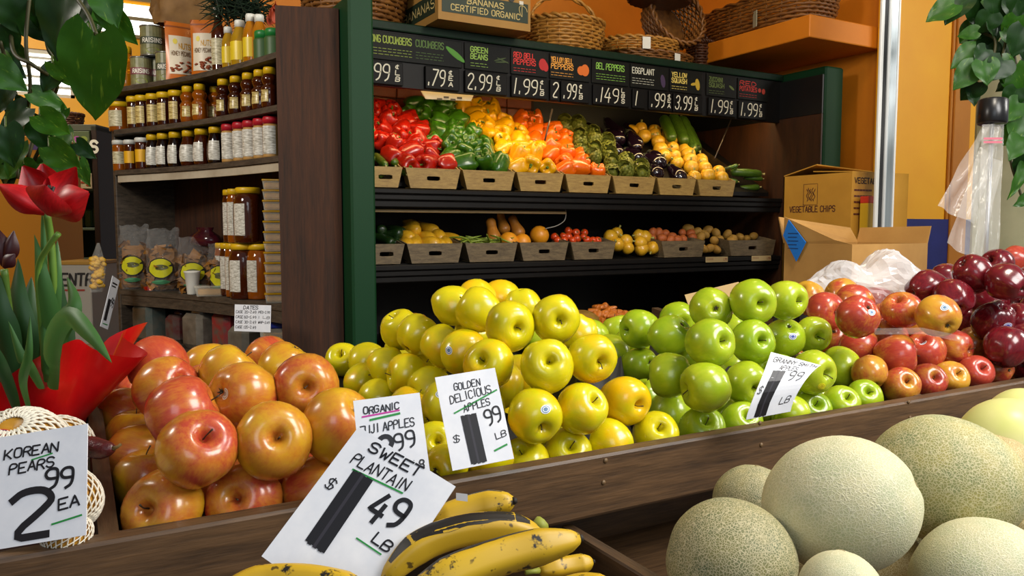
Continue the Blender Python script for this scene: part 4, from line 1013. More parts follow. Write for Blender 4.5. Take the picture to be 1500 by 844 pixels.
GRP = {}
def veg(key, name, me, pos, Mr, s, parts=(), sc3=None):
    o = put(name, me, None, T(pos) @ Mr @ (S(*[s*q for q in sc3]) if sc3 else S(s)))
    for nm, pm_ in parts: put(nm, pm_, o)
    GRP.setdefault(key, []).append(o); return o
rv = random.Random(11)
def rdir(up=.2): return Vector((rv.uniform(-1, 1), rv.uniform(-1, .4), rv.uniform(-.6, 1)+up)).normalized()
def pile(key, col, r0, r1, ncol, size, fn, dy=.066, y0=.035, jit=.008, lift=0, bulge=.02):
    X0, X1 = UB[col]
    for j in range(r0, r1):
        n = ncol + (1 if j % 2 else 0); y = HY + y0 + j*dy
        for i in range(n):
            x = X0 + (X1-X0)*(i + (.5 if j % 2 == 0 else .0) + (.0 if j % 2 == 0 else .0))/ncol if j % 2 == 0 else X0 + (X1-X0)*i/ncol
            if j % 2 and (i == 0 or i == n-1) and rv.random() < .5: continue
            b = bulge*math.sin(math.pi*min(1, max(0, (x-X0)/(X1-X0))))
            p = Vector((x+rv.uniform(-jit, jit), y+rv.uniform(-jit, jit), D1Z + (y-HY)*D1R + size*.93 + lift + b + rv.uniform(-.5, 1)*jit))
            fn(key, p, size*rv.uniform(.92, 1.1))
def mkpep(c_):
    def f(key, p, s): veg(key, 'bell_pepper', PEP[c_][rv.randrange(5)], p, axisM(rdir(), rv.uniform(0, 6)), s, [('stem', pstem[rv.randrange(2)])])
    return f
def mkart(key, p, s): veg(key, 'artichoke', ART, p, axisM((rv.uniform(-.5, .5), rv.uniform(-1, -.2), rv.uniform(-.2, .9)), rv.uniform(0, 6)), s, [('stem', astem)])
def mkegg(key, p, s): veg(key, 'eggplant', EGG[rv.randrange(3)], p, axisM((rv.uniform(-.4, .4), .8, rv.uniform(.3, 1.0)), rv.uniform(0, 6)), s, [('calyx', em)])
def mksq(key, p, s): veg(key, 'yellow_squash', SQR[rv.randrange(3)], p, axisM(rdir(), rv.uniform(0, 6)), s, [('stem', sst)])
def mkcuke(key, p, s): veg(key, 'cucumber', CUKE[rv.randrange(2)], p, axisM((rv.uniform(-.3, .1), -.75, -.25), rv.uniform(0, 6)), s, [('stem', cend)])
pile('red pepper', 0, 3, 8, 3, .039, mkpep('red')); pile('red pepper', 1, 0, 8, 3, .039, mkpep('red'))
pile('green pepper', 2, 0, 9, 3, .041, mkpep('green'), bulge=.035); pile('yellow pepper', 3, 0, 9, 3, .040, mkpep('yellow'), bulge=.03)
pile('orange pepper', 4, 0, 8, 3, .038, mkpep('orange')); pile('artichoke', 5, 0, 8, 3, .040, mkart)
pile('eggplant', 6, 0, 6, 2, .039, mkegg, .085, .05, .012); pile('round yellow squash', 7, 0, 8, 3, .036, mksq)
X0, X1 = UB[0]
for k in range(7): mkcuke('cucumber', Vector((X0+.03+(X1-X0-.02)*(k % 3)/2, HY+.06+.02*(k//3), D1Z+.05+.032*(k//3))), .0165)
# cucumbers standing at the back right, small zucchini lying beyond the last tray
for a, b in (((972,172),(985,205)),((985,168),(1004,210)),((998,172),(1018,225)),((1006,185),(1022,222))):
    A_, B_ = onY(*a, HY+.48), onY(*b, HY+.30)
    veg('tall cucumber', 'cucumber', CUKE[0], (A_+B_)/2, axisM(A_-B_), (A_-B_).length/10.6, [('stem', cend)], (1.3, 1.3, 1))
for k, (a, b) in enumerate((((1118,255),(1072,252)),((1078,243),(1062,248)),((1114,274),(1078,277)),((1080,266),(1060,262)),((1118,262),(1090,260)),((1078,279),(1066,272)))):
    A_, B_ = onY(*a, HY+.04+.03*(k % 2)), onY(*b, HY+.09)
    veg('small zucchini', 'zucchini', CUKE[1], (A_+B_)/2, axisM(A_-B_), max(.009, (A_-B_).length/10.4), [('stem', cend)], (1.25, 1.25, 1))
# lower shelf
def lp(cx, cy, ox, oy, s): return (cx/s+ox, cy/s+oy)
A7 = lambda L: [lp(a, b, 540, 280, 4.02) for a, b in L]; A8 = lambda L: [lp(a, b, 820, 280, 4.018) for a, b in L]
def lower(key, name, meshes, pts, size, dirf, parts=(), yo=.03):
    for k, (x, y) in enumerate(pts):
        p = onY(x, y, HY + yo + max(0, 356-y)*.006)
        veg(key, name, meshes[k % len(meshes)], p, axisM(dirf(), rv.uniform(0, 6)), size*rv.uniform(.92, 1.1), parts)
tow = lambda: (rv.uniform(-.5, .5), .9, rv.uniform(-.1, .5))
lower('dark zucchini', 'zucchini', [ZUKE], A7([(65,235),(90,285),(150,230),(120,262),(165,290)]), .022, tow, [('stem', zend)], .08)
lower('straightneck squash', 'yellow_squash', STR, A7([(205,265),(235,235),(245,200),(275,295),(325,270),(340,220),(400,255),(385,305),(445,295),(490,280),(215,310),(330,312)]), .029, tow, (), .085)
lower('butternut squash', 'butternut_squash', [BUT], [(722,342),(737,330),(757,335)], .030, lambda: (rv.uniform(-.3, 0), .35, .9))
lower('orange melon', 'orange_melon', [MEL2], [(790,345),(765,355),(745,354)], .041, rdir)
lower('tomato', 'tomato', [TOM], A8([(20,265),(50,235),(50,270),(95,245),(100,280),(140,270),(145,245),(160,288),(195,292),(222,292),(25,290),(-12,290),(-30,270),(75,292)]), .018, rdir, [('calyx', tcal)])
lower('large yellow squash', 'yellow_squash', SQR, A8([(335,250),(300,270),(465,262),(475,305),(340,315),(400,335),(480,340),(545,335),(390,292),(500,272)]), .032, rdir, [('stem', sst)])
lower('red potato', 'potato', RPOT, A8([(600,278),(660,268),(720,245),(780,272),(725,282),(650,288),(690,288),(540,275),(545,245),(580,245),(770,250),(620,250)]), .021, rdir)
lower('brown potato', 'potato', POT, A8([(755,220),(805,240),(870,230),(850,255),(920,250),(985,255),(910,292),(845,338),(880,338),(920,342),(985,332),(1020,282),(1060,272),(1140,265),(1010,292),(830,270),(940,285),(1100,280)]), .021, rdir)
bm_ = [MB().tube(spline([(-.06,0,0),(-.02,.006*s,.004),(.02,.008*s,.002),(.06,-.002*s,0)], 8), [.002,.0038,.0042,.0042,.0044,.0042,.004,.003,.0015], 6).mesh('green_bean', VM['bean']) for s in (1, -1.5, 2)]
for k in range(44):
    x, y = rv.uniform(672, 742), rv.gauss(354, 4); p = onY(x, min(y, 360), HY + .02 + rv.random()*.12)
    veg('green bean', 'green_bean', bm_[k % 3], p, RZ(rv.uniform(-1, 1)) @ RY(rv.uniform(-.35, .35)), 1)
# bottom bin: loose carrots, a paper sack and crates
for k in range(76):
    if k < 60: x, y = rv.uniform(866, 918), 447+43*rv.random()**.7
    else: x, y = rv.uniform(596, 640), rv.uniform(462, 492)
    veg('loose carrot', 'carrot', CAR[k % 2], at(x, y, 3.45 - (y-447)*.005), axisM((rv.uniform(-1, 1), rv.uniform(-.6, .6), rv.uniform(-.2, .3))), .0135, (), (1.2, 1.2, .62))
def crate(px0, px1, ytop, d, h, dep, label):
    a, b = at(px0, ytop, d), at(px1, ytop, d*1.02); x0_, x1_ = a.x, b.x; y = (a.y+b.y)/2
    t = thing('low_crate', label, 'crate', T(x0_, y, a.z-h), 'crates in the bottom of the cooler'); L = x1_-x0_; m = plain('5a3416', .7)
    for k in range(2): MB().bbox((0, 0, h*.5*k), (L, .012, h*.5*(k+.9)), .002).build('front_slat', m, t); MB().bbox((0, dep, h*.5*k), (L, dep+.012, h*.5*(k+.9)), .002).build('back_slat', m, t)
    for q in (0, L-.012): MB().bbox((q, .012, 0), (q+.012, dep, h), .002).build('end_board', m, t)
    MB().box((0, .012, 0), (L, dep, .01)).build('bottom_board', m, t)
crate(592, 650, 488, 3.2, .12, .3, 'low brown crate of carrots behind the yellow apples'); crate(855, 960, 487, 3.2, .12, .32, 'low brown crate of carrots between yellow and green apples')
MB_ = MB().lathe([(.02,0),(.07,.01),(.085,.04),(.075,.075),(.05,.095),(.03,.10),(0,.095)], 18, lambda q, an, t: (q[0]*(1+.3*nz((math.cos(an)*2, math.sin(an)*2, q[2]*20))), q[1]*(1+.3*nz((math.cos(an)*2+5, math.sin(an)*2, q[2]*20))), q[2]))
so = MB_.build('paper_sack', mottled('brown_paper_sack', '7c5c20', '98742c', 12, .5, .5), None, True, T(at(850, 490, 3.28))); tag(so, 'crumpled brown sack beside the loose carrots', 'sack')
bpy.context.view_layer.update()
for key, L in GRP.items():
    place_ = 'on the upper cooler shelf'
    if key in ('loose carrot', 'green bean'):
        for o in L: o['label'] = {'loose carrot': 'small loose orange carrot in the bottom of the cooler', 'green bean': 'thin green bean in the heap on the lower cooler shelf'}[key]
    else: row_labels(L, '{n} ' + key + ' from the left in the {r} row from the top', 16)
    for o in L: o['category'] = key.split()[-1]; o['group'] = key + ' pile in the cooler'
# ------------------------------------------------------------------ wooden shelf unit at the left with jars
SE = at(172, 334, 3.45); SEo = Vector((SE.x, SE.y, 0)); so_ = at(410, 334, 2.75); SOo = Vector((so_.x, so_.y, 0))
SL = (SOo - SEo).length; sxv = (SOo - SEo).normalized(); syv = Vector((-sxv.y, sxv.x, 0))
if syv.dot(FW) < 0: syv = -syv
SM = frame(SEo, sxv, syv)                      # local x: far left end -> near right end, y: inward, z: up
assert SM.to_3x3().col[2].z > 0
SMi = SM.inverted()
def sh(px, off=.05, py=334):                   # shelf-local x where the view line through px crosses y = off (front bow added)
    a = SMi @ CP; b = SMi @ (CP + ray(px, py)); t = (off - a.y)/(b.y - a.y); return a.x + (b.x - a.x)*t
def bow(x): return .045*math.sin(math.pi*max(0, min(1, x/SL)))
unit = thing('shelf_unit', 'dark wooden shelf unit with bowed shelves full of jars', 'shelf', SM)
def backy(x): return .31 - .11*x/SL
def shelf_board(z, th=.02, name='shelf', mat=None, y0=0, y1=None, sag=0):
    n = 16; mb = MB(); top = []; 
    for i in range(-1, n+1):
        x = SL*i/n if i >= 0 else -.09; dz = -sag*math.sin(math.pi*max(0, i)/n); yb_ = backy(x) if y1 is None else bow(x)+y1
        yf = bow(x)+y0+(.045 if i < 0 else 0); yb_ += .045 if i < 0 and y1 is not None else 0
        top.append([(x, yf, z+dz), (x, yb_, z+dz), (x, yf, z-th+dz), (x, yb_, z-th+dz)])
    vs = [p for t in top for p in t]; n += 1; fs = [(0, 1, 3, 2), (n*4, n*4+2, n*4+3, n*4+1)]
    for i in range(n):
        a, b = i*4, i*4+4; fs += [(a, b, b+1, a+1), (a+2, a+3, b+3, b+2), (a, a+2, b+2, b), (a+1, b+1, b+3, a+3)]
    return mb.add(vs, fs).build(name, mat or M_['shelfw'], unit)
ZS = [1.905, 1.726, 1.551, 1.027, .80]
for z in ZS: shelf_board(z)
shelf_board(1.529, .03, 'white_valance', mottled('white_valance_paint', 'a89c86', 'c4baa4', 10, .5), .01, .022)
shelf_board(1.006, .045, 'front_rail', M_['shelfw'], .006, .02)
MB().hexa([(-.09, .32, 0), (SL, .20, 0), (SL, .215, 0), (-.09, .335, 0), (-.09, .32, 2.03), (SL, .20, 2.03), (SL, .215, 2.03), (-.09, .335, 2.03)]).build('back_panel', M_['plank'], unit)
MB().bbox((-.115, .045, 0), (-.09, .36, 1.99), .003).build('end_panel', M_['shelfw'], unit)
MB().bbox((-.135, .055, 0), (-.116, .34, 1.95), .003).build('green_edge', M_['dgreen'], unit)
pA = SMi @ Vector((SOo.x, SOo.y, 0)); pb_ = at(501, 334, 2.79); pB = SMi @ Vector((pb_.x, pb_.y, 0)); d_ = (pB-pA).normalized(); nrm = Vector((-d_.y, d_.x, 0))*.028
MB().hexa([pA, pB, pB+nrm, pA+nrm, *[q+Vector((0, 0, 2.062)) for q in (pA, pB, pB+nrm, pA+nrm)]]).build('end_plank', M_['plank'], unit)
lid_y = plain('e0b414', .4); lid_w = plain('d8d8d0', .4); lid_r = plain('b81c2c', .4); lid_g = plain('1c7a34', .4)
def glass(name, hexc, tr=.35): return NT(name).col(hexc).p(Roughness=.08, Transmission_Weight=tr, IOR=1.45, Coat_Weight=.4, Coat_Roughness=.05).mat
G = {'amber': glass('amber_honey', 'a8560c'), 'dark': glass('dark_honey', '3a1206', .2), 'gold': glass('golden_honey', 'd88a10', .45), 'brown': glass('brown_syrup', '4a1c08', .25), 'black': glass('dark_molasses', '1a0a06', .1), 'tan': plain('b88c4c', .5), 'herb': plain('3a5a2c', .5), 'yellowoil': glass('yellow_oil', 'd8a820', .5)}
Lb = {'gold': mottled('gold_label', '7a5c1c', 'e8d48c', 1, .3, 0, 'Object', (60, 60, 260)), 'white': mottled('white_label', '8c8674', 'f4f2e8', 1, .35, 0, 'Object', (70, 70, 240)), 'yellow': plain('dcc020', .4), 'cream': mottled('cream_label', '8a8058', 'e8e0bc', 1, .4, 0, 'Object', (70, 70, 240)), 'banner': plain('e0a818', .45)}
def bottle_meshes(prof, lidp, zl, half, n=20):
    """body profile, lid profile, label height range and half angle (label faces local -y)"""
    P = spline([(a, b, 0) for a, b in prof], 22)
    body = MB().lathe([(max(0, p.x), p.y) for p in P], n); lid = MB().lathe(lidp, n)
    def rad(z):
        for a, b in zip(P, P[1:]):
            if a.y <= z <= b.y: return a.x + (b.x-a.x)*((z-a.y)/max(1e-6, b.y-a.y))
        return P[-1].x
    lab = MB().grid(lambda u, v: (lambda z, a: ((rad(z)+.0008)*math.sin(a), -(rad(z)+.0008)*math.cos(a), z))(zl[0]+(zl[1]-zl[0])*v, (u*2-1)*half), 10, 6)
    return body, lid, lab
def cyl(r, h): return [(0, 0), (r*.8, 0), (r*.97, .004), (r, .012), (r, h*.5), (r, h*.9), (r*.9, h*.97), (r*.85, h)]
def lidp(r, z, h): return [(r, z), (r, z+h*.8), (r*.92, z+h), (0, z+h)]
BK = {
 'squat': bottle_meshes(cyl(.0245, .112), lidp(.0255, .110, .022), (.02, .088), .75),
 'wide': bottle_meshes(cyl(.038, .105), lidp(.0385, .103, .02), (.02, .085), .9),
 'bear': bottle_meshes([(0,0),(.021,.001),(.025,.01),(.0265,.03),(.0245,.055),(.0265,.068),(.021,.078),(.0195,.082),(.024,.094),(.024,.104),(.018,.114),(.014,.119)], lidp(.0185, .117, .022), (.022, .062), .55),
 'skep': bottle_meshes([(0,0),(.022,.001),(.026,.012),(.0285,.045),(.0275,.08),(.0235,.115),(.0195,.136),(.018,.142)], lidp(.0215, .140, .028), (.018, .105), .7),
 'tear': bottle_meshes([(0,0),(.022,.001),(.028,.02),(.031,.05),(.028,.09),(.021,.12),(.017,.142)], lidp(.0205, .140, .028), (.022, .10), .9),
 'white': bottle_meshes(cyl(.0235, .112), lidp(.025, .110, .018), (.03, .08), 1.1),
 'shaker': bottle_meshes(cyl(.025, .128), lidp(.025, .127, .026), (.014, .118), .9),
 'tall': bottle_meshes([(0,0),(.021,.001),(.0225,.01),(.0225,.08),(.0225,.145),(.015,.175),(.0125,.19),(.0125,.22)], lidp(.0145, .218, .025), (.03, .125), 1.1),
 'flask': bottle_meshes([(0,0),(.018,.001),(.021,.01),(.0215,.05),(.0205,.095),(.014,.118),(.0105,.13)], lidp(.0135, .128, .022), (.02, .078), 1.0),
 'bigflask': bottle_meshes([(0,0),(.025,.001),(.0295,.012),(.030,.06),(.028,.10),(.018,.128),(.013,.14)], lidp(.016, .138, .024), (.02, .085), .95),
 'greenlid': bottle_meshes(cyl(.029, .075), lidp(.026, .074, .026), (.012, .062), 1.2),
 'jug': bottle_meshes([(0,0),(.046,.001),(.054,.01),(.056,.05),(.056,.14),(.050,.175),(.038,.192)], lidp(.047, .190, .022), (.03, .15), .45),
 'slim': bottle_meshes([(0,0),(.024,.001),(.029,.01),(.030,.05),(.030,.15),(.028,.178),(.024,.192)], lidp(.027, .190, .022), (.03, .16), .8)}
_bm = {}
def jar(kind, body, lidm, labm, x, y, z, name, rot=None, s=1.0):
    k = (kind, body, lidm, labm)
    if k not in _bm:
        b, l, q = BK[kind]; _bm[k] = (b.mesh('body', G[body]), l.mesh('lid', lidm), q.mesh('label_print', Lb[labm]) if labm else None)
    o = thing(name, '', 'jar'); P = SM @ Vector((x, y, z)); v = CP - P
    o.matrix_local = T(P) @ RZ(math.atan2(v.x, -v.y) + (rot or 0)) @ (S(1.17*s, 1.17*s, (.87 if kind in ('skep', 'tear') else (.96 if kind == 'shaker' else 1.06))*(1 if kind in ('skep', 'tear') else s)) if kind not in ('jug', 'slim') else S(s))
    for nm, me in zip(('body', 'lid', 'label_print'), _bm[k]):
        if me: put(nm, me, o)
    return o
def jarrow(specs, z, name, fmt, grp, cat='jar'):
    L = []
    for kind, body, lm, lb, cx, off, s in specs:
        px = cx/3.014 + 150; x = sh(px, off + .03); x = sh(px, bow(x) + off)
        L.append((px, jar(kind, body, lm, lb, x, bow(x) + off, z + .0005, name, random.uniform(-.75, -.25), s)))
    L.sort(key=lambda t: t[0])
    for k, (_, o) in enumerate(L): tag(o, fmt.format(n=ORD[k]), cat, grp)
    return [o for _, o in L]
z1, z2, z3, z4, z5 = ZS
# second shelf
jarrow([('wide','amber',lid_y,'cream',95,.06,1)] , z2, 'honey_jar', 'widest yellow-lidded honey jar, far left of the second shelf', 'honey jars')
jarrow([('squat','dark',lid_y,'gold',c_,.045,1) for c_ in (152,192,242,292,343)], z2, 'honey_jar', '{n} straight yellow-lidded jar from the left on the second shelf', 'straight honey jars')
jarrow([('bear','amber' if c_ < 500 else ('brown' if c_ in (660,712,755) else 'dark'),lid_y,'gold',c_,.04,1) for c_ in (395,447,550,605,660,712,755)] + [('bear','amber',lid_y,'gold',515,.11,1)], z2, 'honey_bear', '{n} bear-shaped honey bottle from the left on the second shelf', 'bear honey bottles', 'bottle')
# third shelf
jarrow([('white','amber',lid_w,'cream',88,.045,1),('white','brown',lid_w,'banner',132,.045,.97),('white','brown',lid_w,'banner',183,.04,1)], z3, 'preserve_jar', '{n} white-lidded jar from the left on the third shelf', 'white-lidded jars')
jarrow([('skep','black',lid_y,'white',c_,.045,1) for c_ in (233,282,335,510)] + [('tear','brown',lid_y,'white',392,.045,1),('skep','brown',lid_y,'white',450,.045,1.06)], z3, 'honey_bottle', '{n} tall yellow-lidded honey bottle from the left, third shelf', 'tall honey bottles', 'bottle')
jarrow([('shaker','tan',lid_r,'white',c_,.04,1) for c_ in (570,620,665,712,757)], z3, 'spice_shaker', '{n} red-lidded shaker from the left on the third shelf', 'red-lidded shakers', 'shaker')
# top shelf
jarrow([('bear','gold',lid_y,None,128,.06,1.25)], z1, 'honey_bottle', 'golden bear bottle at the far left of the top shelf', 'top shelf bottles', 'bottle')
jarrow([('tall','brown',lid_w,'cream',535,.06,1)], z1, 'syrup_bottle', 'tall brown bottle with cream label beside the orange pouches', 'top shelf bottles', 'bottle')
jarrow([('flask','yellowoil',lid_w,'yellow',577,.04,1),('bigflask','yellowoil',lid_w,'yellow',628,.045,1),('flask','gold',lid_w,'yellow',677,.05,1.15),('flask','gold',lid_w,None,715,.06,1.1)], z1, 'syrup_flask', '{n} white-capped golden flask from the left on the top shelf', 'white-capped flasks', 'bottle')
jarrow([('greenlid','herb',lid_g,None,730,.05,1),('greenlid','herb',lid_g,None,778,.06,1)], z1, 'spice_jar', '{n} green-lidded jar from the left on the top shelf', 'green-lidded jars')
# raisin cans
canside = mottled('olive_can_print', '6a6a44', '8c8a60', 30, .4); canrim = plain('9a9a94', .3, Metallic=.8); cdark = plain('3a2430', .5)
def can(cx, y, z, r, h, label, band):
    px = cx/3.014+150; x = sh(px, y+.02); x = sh(px, bow(x)+y); o = thing('raisin_can', label, 'can', None, 'raisin cans'); P = SM @ Vector((x, bow(x)+y, z)); v = CP-P
    o.matrix_local = T(P) @ RZ(math.atan2(v.x, -v.y))
    MB().lathe([(0,.004),(r,.004),(r,h-.004),(0,h-.004)], 24).build('body', canside, o, False)
    for zz in (0, h-.006): MB().lathe([(r+.0015,zz),(r+.0022,zz+.003),(r+.0015,zz+.006),(r-.004,zz+.006),(r-.004,zz)], 24).build('rim', canrim, o, True)
    MB().grid(lambda u, q: ((r+.0008)*math.sin((u*2-1)*1.5), -(r+.0008)*math.cos((u*2-1)*1.5), h*(.38+.24*q)), 16, 2).build('label_band', band, o, True)
    m = MB(); write(m, 'RAISINS', -r*.86, h*.43, h*.14, r*.20, .0032, 0, 0)
    m.warp(lambda q: Vector(((r+.0014)*math.sin(q.x/r), -(r+.0014)*math.cos(q.x/r), q.y))).build('lettering', plain('e8e4d4', .5), o)
    m = MB(); poly = [(.6*r*math.cos(t*.4), h*.16+h*.10*math.sin(t*.4)) for t in range(16)]
    m.add([(a, b, 0) for a, b in poly], [tuple(range(16))]); m.warp(lambda q: Vector(((r+.0012)*math.sin(q.x/r), -(r+.0012)*math.cos(q.x/r), q.y))).build('fruit_print', plain('8c9440', .5), o)
can(195, .05, z1, .0425, .122, 'purple-banded raisins can at the front left of the top shelf', plain('7a4048', .5))
can(268, .12, z1, .0400, .125, 'raisins can half hidden between the two front cans', plain('7a4048', .5)); can(307, .055, z1, .040, .126, 'olive raisins can beside the orange pouch', plain('3e4634', .5))
can(250, .085, z1+.1265, .050, .128, 'large raisins can stacked on top of the other cans', plain('3e4634', .5))
# orange pouches
po = mottled('orange_pouch_film', 'b85c14', 'cc7420', 8, .3); 
def pouch(cx, y, w_, h_, yaw, label):
    px = cx/3.014+150; x = sh(px, y+.02); x = sh(px, bow(x)+y); o = thing('snack_pouch', label, 'pouch', None, 'orange snack pouches'); P = SM @ Vector((x, bow(x)+y, z1)); v = CP-P
    o.matrix_local = T(P) @ RZ(math.atan2(v.x, -v.y)+yaw)
    def f(sgn): return lambda u, q: ((u-.5)*w_*(1-.05*math.sin(math.pi*q)), sgn*.028*math.sin(math.pi*u)**.7*(1-q)**.6*(.3+.7*min(1, q*5+.4))-.02*q*0, q*h_)
    m = MB().grid(f(-1), 12, 12); m.grid(f(1), 12, 12); m.build('bag', po, o, True)
    g = f(-1)
    def on(u, q, l=.0012): p = g(u, q); return (p[0], p[1]-l, p[2])
    MB().grid(lambda u, q: on(.10+.8*u, .10+.66*q), 10, 10).build('window_panel', plain('d8ccb4', .4), o, True)
    nuts = MB()
    for k in range(16):
        u, q = random.uniform(.16, .82), random.uniform(.13, .32); c_ = Vector(on(u, q, .002))
        nuts.tube([c_+Vector((-.007, 0, random.uniform(-.004, .004))), c_, c_+Vector((.007, 0, random.uniform(-.004, .004)))], [.003,.005,.003], 6)
    nuts.build('nut_print', plain('8a3c14', .5), o, True)
    m = MB(); write(m, 'HONEY PECANS', 0, 0, .07, .045, .014, 0, 0); m.warp(lambda q: Vector(on(.16+q.x*.95, .42+q.y, .002))).build('lettering', plain('6a4a1c', .5), o)
    m = MB(); write(m, 'NUTS', 0, 0, .09, .09, .02, 0, 0); m.warp(lambda q: Vector(on(.42+q.x*.9, .54+q.y, .002))).build('lettering', plain('c8941c', .5), o)
    m = MB(); m.add([on(.3+.08*math.cos(t*.7), .66+.05*math.sin(t*.7), .002) for t in range(9)], [tuple(range(9))]); m.build('flower_print', plain('dcc84c', .5), o)
    MB().grid(lambda u, q: on(u, .9+.03*q, .0008), 12, 1).build('seal_strip', plain('8a4410', .4), o, True)
pouch(370, .055, .118, .236, .25, 'left orange snack pouch with a pale window panel'); pouch(475, .065, .110, .226, -.3, 'right orange snack pouch next to the tall brown bottle')
# cellophane bags of chips on the fourth shelf
chipm = mottled('tan_chip', '7a4c16', 'a8742c', 20, .6, rnd=True); filmm = film('cellophane', 'f0f0ee', .09, .06, 60)
def chipbag(cx, y, w_, h_, label, kind='chip', z=z4, lean=0):
    px = cx/3.014+150; x = sh(px, y+.02); x = sh(px, bow(x)+y); o = thing('chip_bag', label, 'bag', None, 'clear bags of chips'); P = SM @ Vector((x, bow(x)+y, z)); v = CP-P
    o.matrix_local = T(P) @ RZ(math.atan2(v.x, -v.y)) @ RY(lean); rg = random.Random(int(cx)); hh = h_*.74
    ch_ = MB()
    for k in range(60):
        c_ = Vector((rg.uniform(-.46, .46)*w_, rg.uniform(-.035, .03), rg.uniform(.03, .95)*hh)); Mx = T(c_) @ Matrix.Rotation(rg.uniform(0, 3), 4, Vector((rg.uniform(-1, 1), rg.uniform(-1, 1), rg.uniform(-1, 1))).normalized())
        s_ = rg.uniform(.022, .034); q = MB().grid(lambda u, t: ((u-.5)*s_*(1.6-t), (t-.5)*s_*1.4, .007*math.sin(3*u)), 3, 2); q.xf(Mx); ch_.add(q.v, q.f)
    ch_.build('chips', chipm, o, True)['kind'] = 'stuff'
    MB().bbox((-.42*w_, -.022, .006), (.42*w_, .028, hh*.92), .02).build('chip_fill', plain('8a5c20', .7), o)
    def sk(sgn):
        def f(u, t):
            top = max(0, (t-.72)/.28); wv = w_*(1.04-.18*top+.25*max(0, top-.6)); d = .048*math.sin(math.pi*min(1, max(0, u)))**.5*(1-top)**.7*min(1, .55+t*3)
            return ((u-.5)*wv + .006*nz((u*9, t*7, sgn)), sgn*d + .006*nz((u*8, t*9, sgn+4)), t*h_*(1+.05*nz((u*5, 1, 2))*top))
        return f
    m = MB().grid(sk(-1), 16, 18); m.grid(sk(1), 16, 18); m.build('film', filmm, o, True)
    def lab_(rx, rz, cz, col, nm, l):
        g = sk(-1); m = MB(); vs = []
        for q in (0, .5, 1):
            for k in range(18):
                a = k*math.pi/9; p = g(.40+q*rx*math.cos(a)/w_, (cz+q*rz*math.sin(a))/h_); vs.append((p[0], p[1]-l, p[2]))
        fs = [(j*18+k, j*18+(k+1) % 18, j*18+18+(k+1) % 18, j*18+18+k) for j in range(2) for k in range(18)]
        m.add(vs, fs).build(nm, col, o, True)
    if kind == 'chip':
        lab_(w_*.36, .046, hh*.50, plain('2a2a26', .4), 'label_ring', .003); lab_(w_*.33, .041, hh*.50, plain('c8c41c', .4), 'label_print', .0042); lab_(w_*.2, .012, hh*.52, plain('5a5a30', .4), 'label_word', .0054); lab_(w_*.26, .010, hh*.20, plain('4a8a60', .4), 'label_foot', .0042)
chipbag(140, .085, .125, .285, 'leftmost clear bag of tan chips with a yellow label'); chipbag(268, .08, .135, .27, 'second clear bag of tan chips, behind the white cup'); chipbag(410, .085, .135, .235, 'third clear bag of tan chips with a big yellow ring label'); chipbag(520, .09, .10, .21, 'narrow clear bag of chips beside the honey jugs')
def sx4(cx, y): px = cx/3.014+150; x = sh(px, y+.02); return sh(px, bow(x)+y)
x = sx4(455, .13)
o = MB().lathe([(0,0),(.04,.004),(.055,.02),(.05,.05),(.025,.07),(.03,.085)], 18, lambda q, an, t: (q[0]*1.6*(1+.15*nz((math.cos(an)*2, math.sin(an)*2, q[2]*30))), q[1]*(1+.15*nz((math.cos(an)*2+4, math.sin(an)*2, q[2]*30))), q[2])).build('purple_bag', mottled('dark_purple_film', '2c0a14', '4a1420', 20, .15), None, True, SM @ T(x, bow(x)+.13, z4+.19)); tag(o, 'dark purple crinkled bag lying on top of the chip bags', 'bag')
# white foam cup
x = sx4(357, -.012)
o = MB().lathe([(0,.001),(.021,0),(.0215,.004),(.0305,.088),(.033,.09),(.033,.096),(.030,.096),(.0285,.09),(.020,.008),(0,.008)], 24).build('foam_cup', plain('d8d6cc', .6), None, True, SM @ T(x, bow(x)+.022, z4+.0005)); tag(o, 'white foam cup standing in front of the chip bags', 'cup')
tubm = film('clear_tub', 'f0ead8', .30, .1)
def tub(P, w_, d_, h_, label, grp, fill='b8842c', lidm=None):
    o = thing('clear_tub', label, 'tub', None, grp); v = CP-P; o.matrix_local = T(P) @ RZ(math.atan2(v.x, -v.y))
    k = .88
    MB().hexa([(-w_/2*k,-d_/2*k,0),(w_/2*k,-d_/2*k,0),(w_/2*k,d_/2*k,0),(-w_/2*k,d_/2*k,0),(-w_/2,-d_/2,h_*.8),(w_/2,-d_/2,h_*.8),(w_/2,d_/2,h_*.8),(-w_/2,d_/2,h_*.8)]).build('tub_body', tubm, o)
    MB().bbox((-w_*.41,-d_*.41,.003), (w_*.41,d_*.41,h_*.68), .006).build('filling', mottled('tub_filling_'+fill, fill, 'c08a24', 60, .35), o)
    MB().bbox((-w_*.53,-d_*.53,h_*.8), (w_*.53,d_*.53,h_*.98), .004).build('lid', lidm or tubm, o)
    return o
x = sx4(455, .022); tub(SM @ Vector((x, bow(x)+.035, z4)), .115, .08, .042, 'single low clear tub beside the white cup', 'single tubs')
x = sx4(757, .05)
for k in range(12): tub(SM @ Vector((x, bow(x)+.05, z4+k*.0375)), .072, .075, .037, f'{ORD[k]} clear plastic tub from the bottom of the tall stack', 'stacked clear tubs', '9a681c', film('amber_tub_lid', 'd8a414', .6))
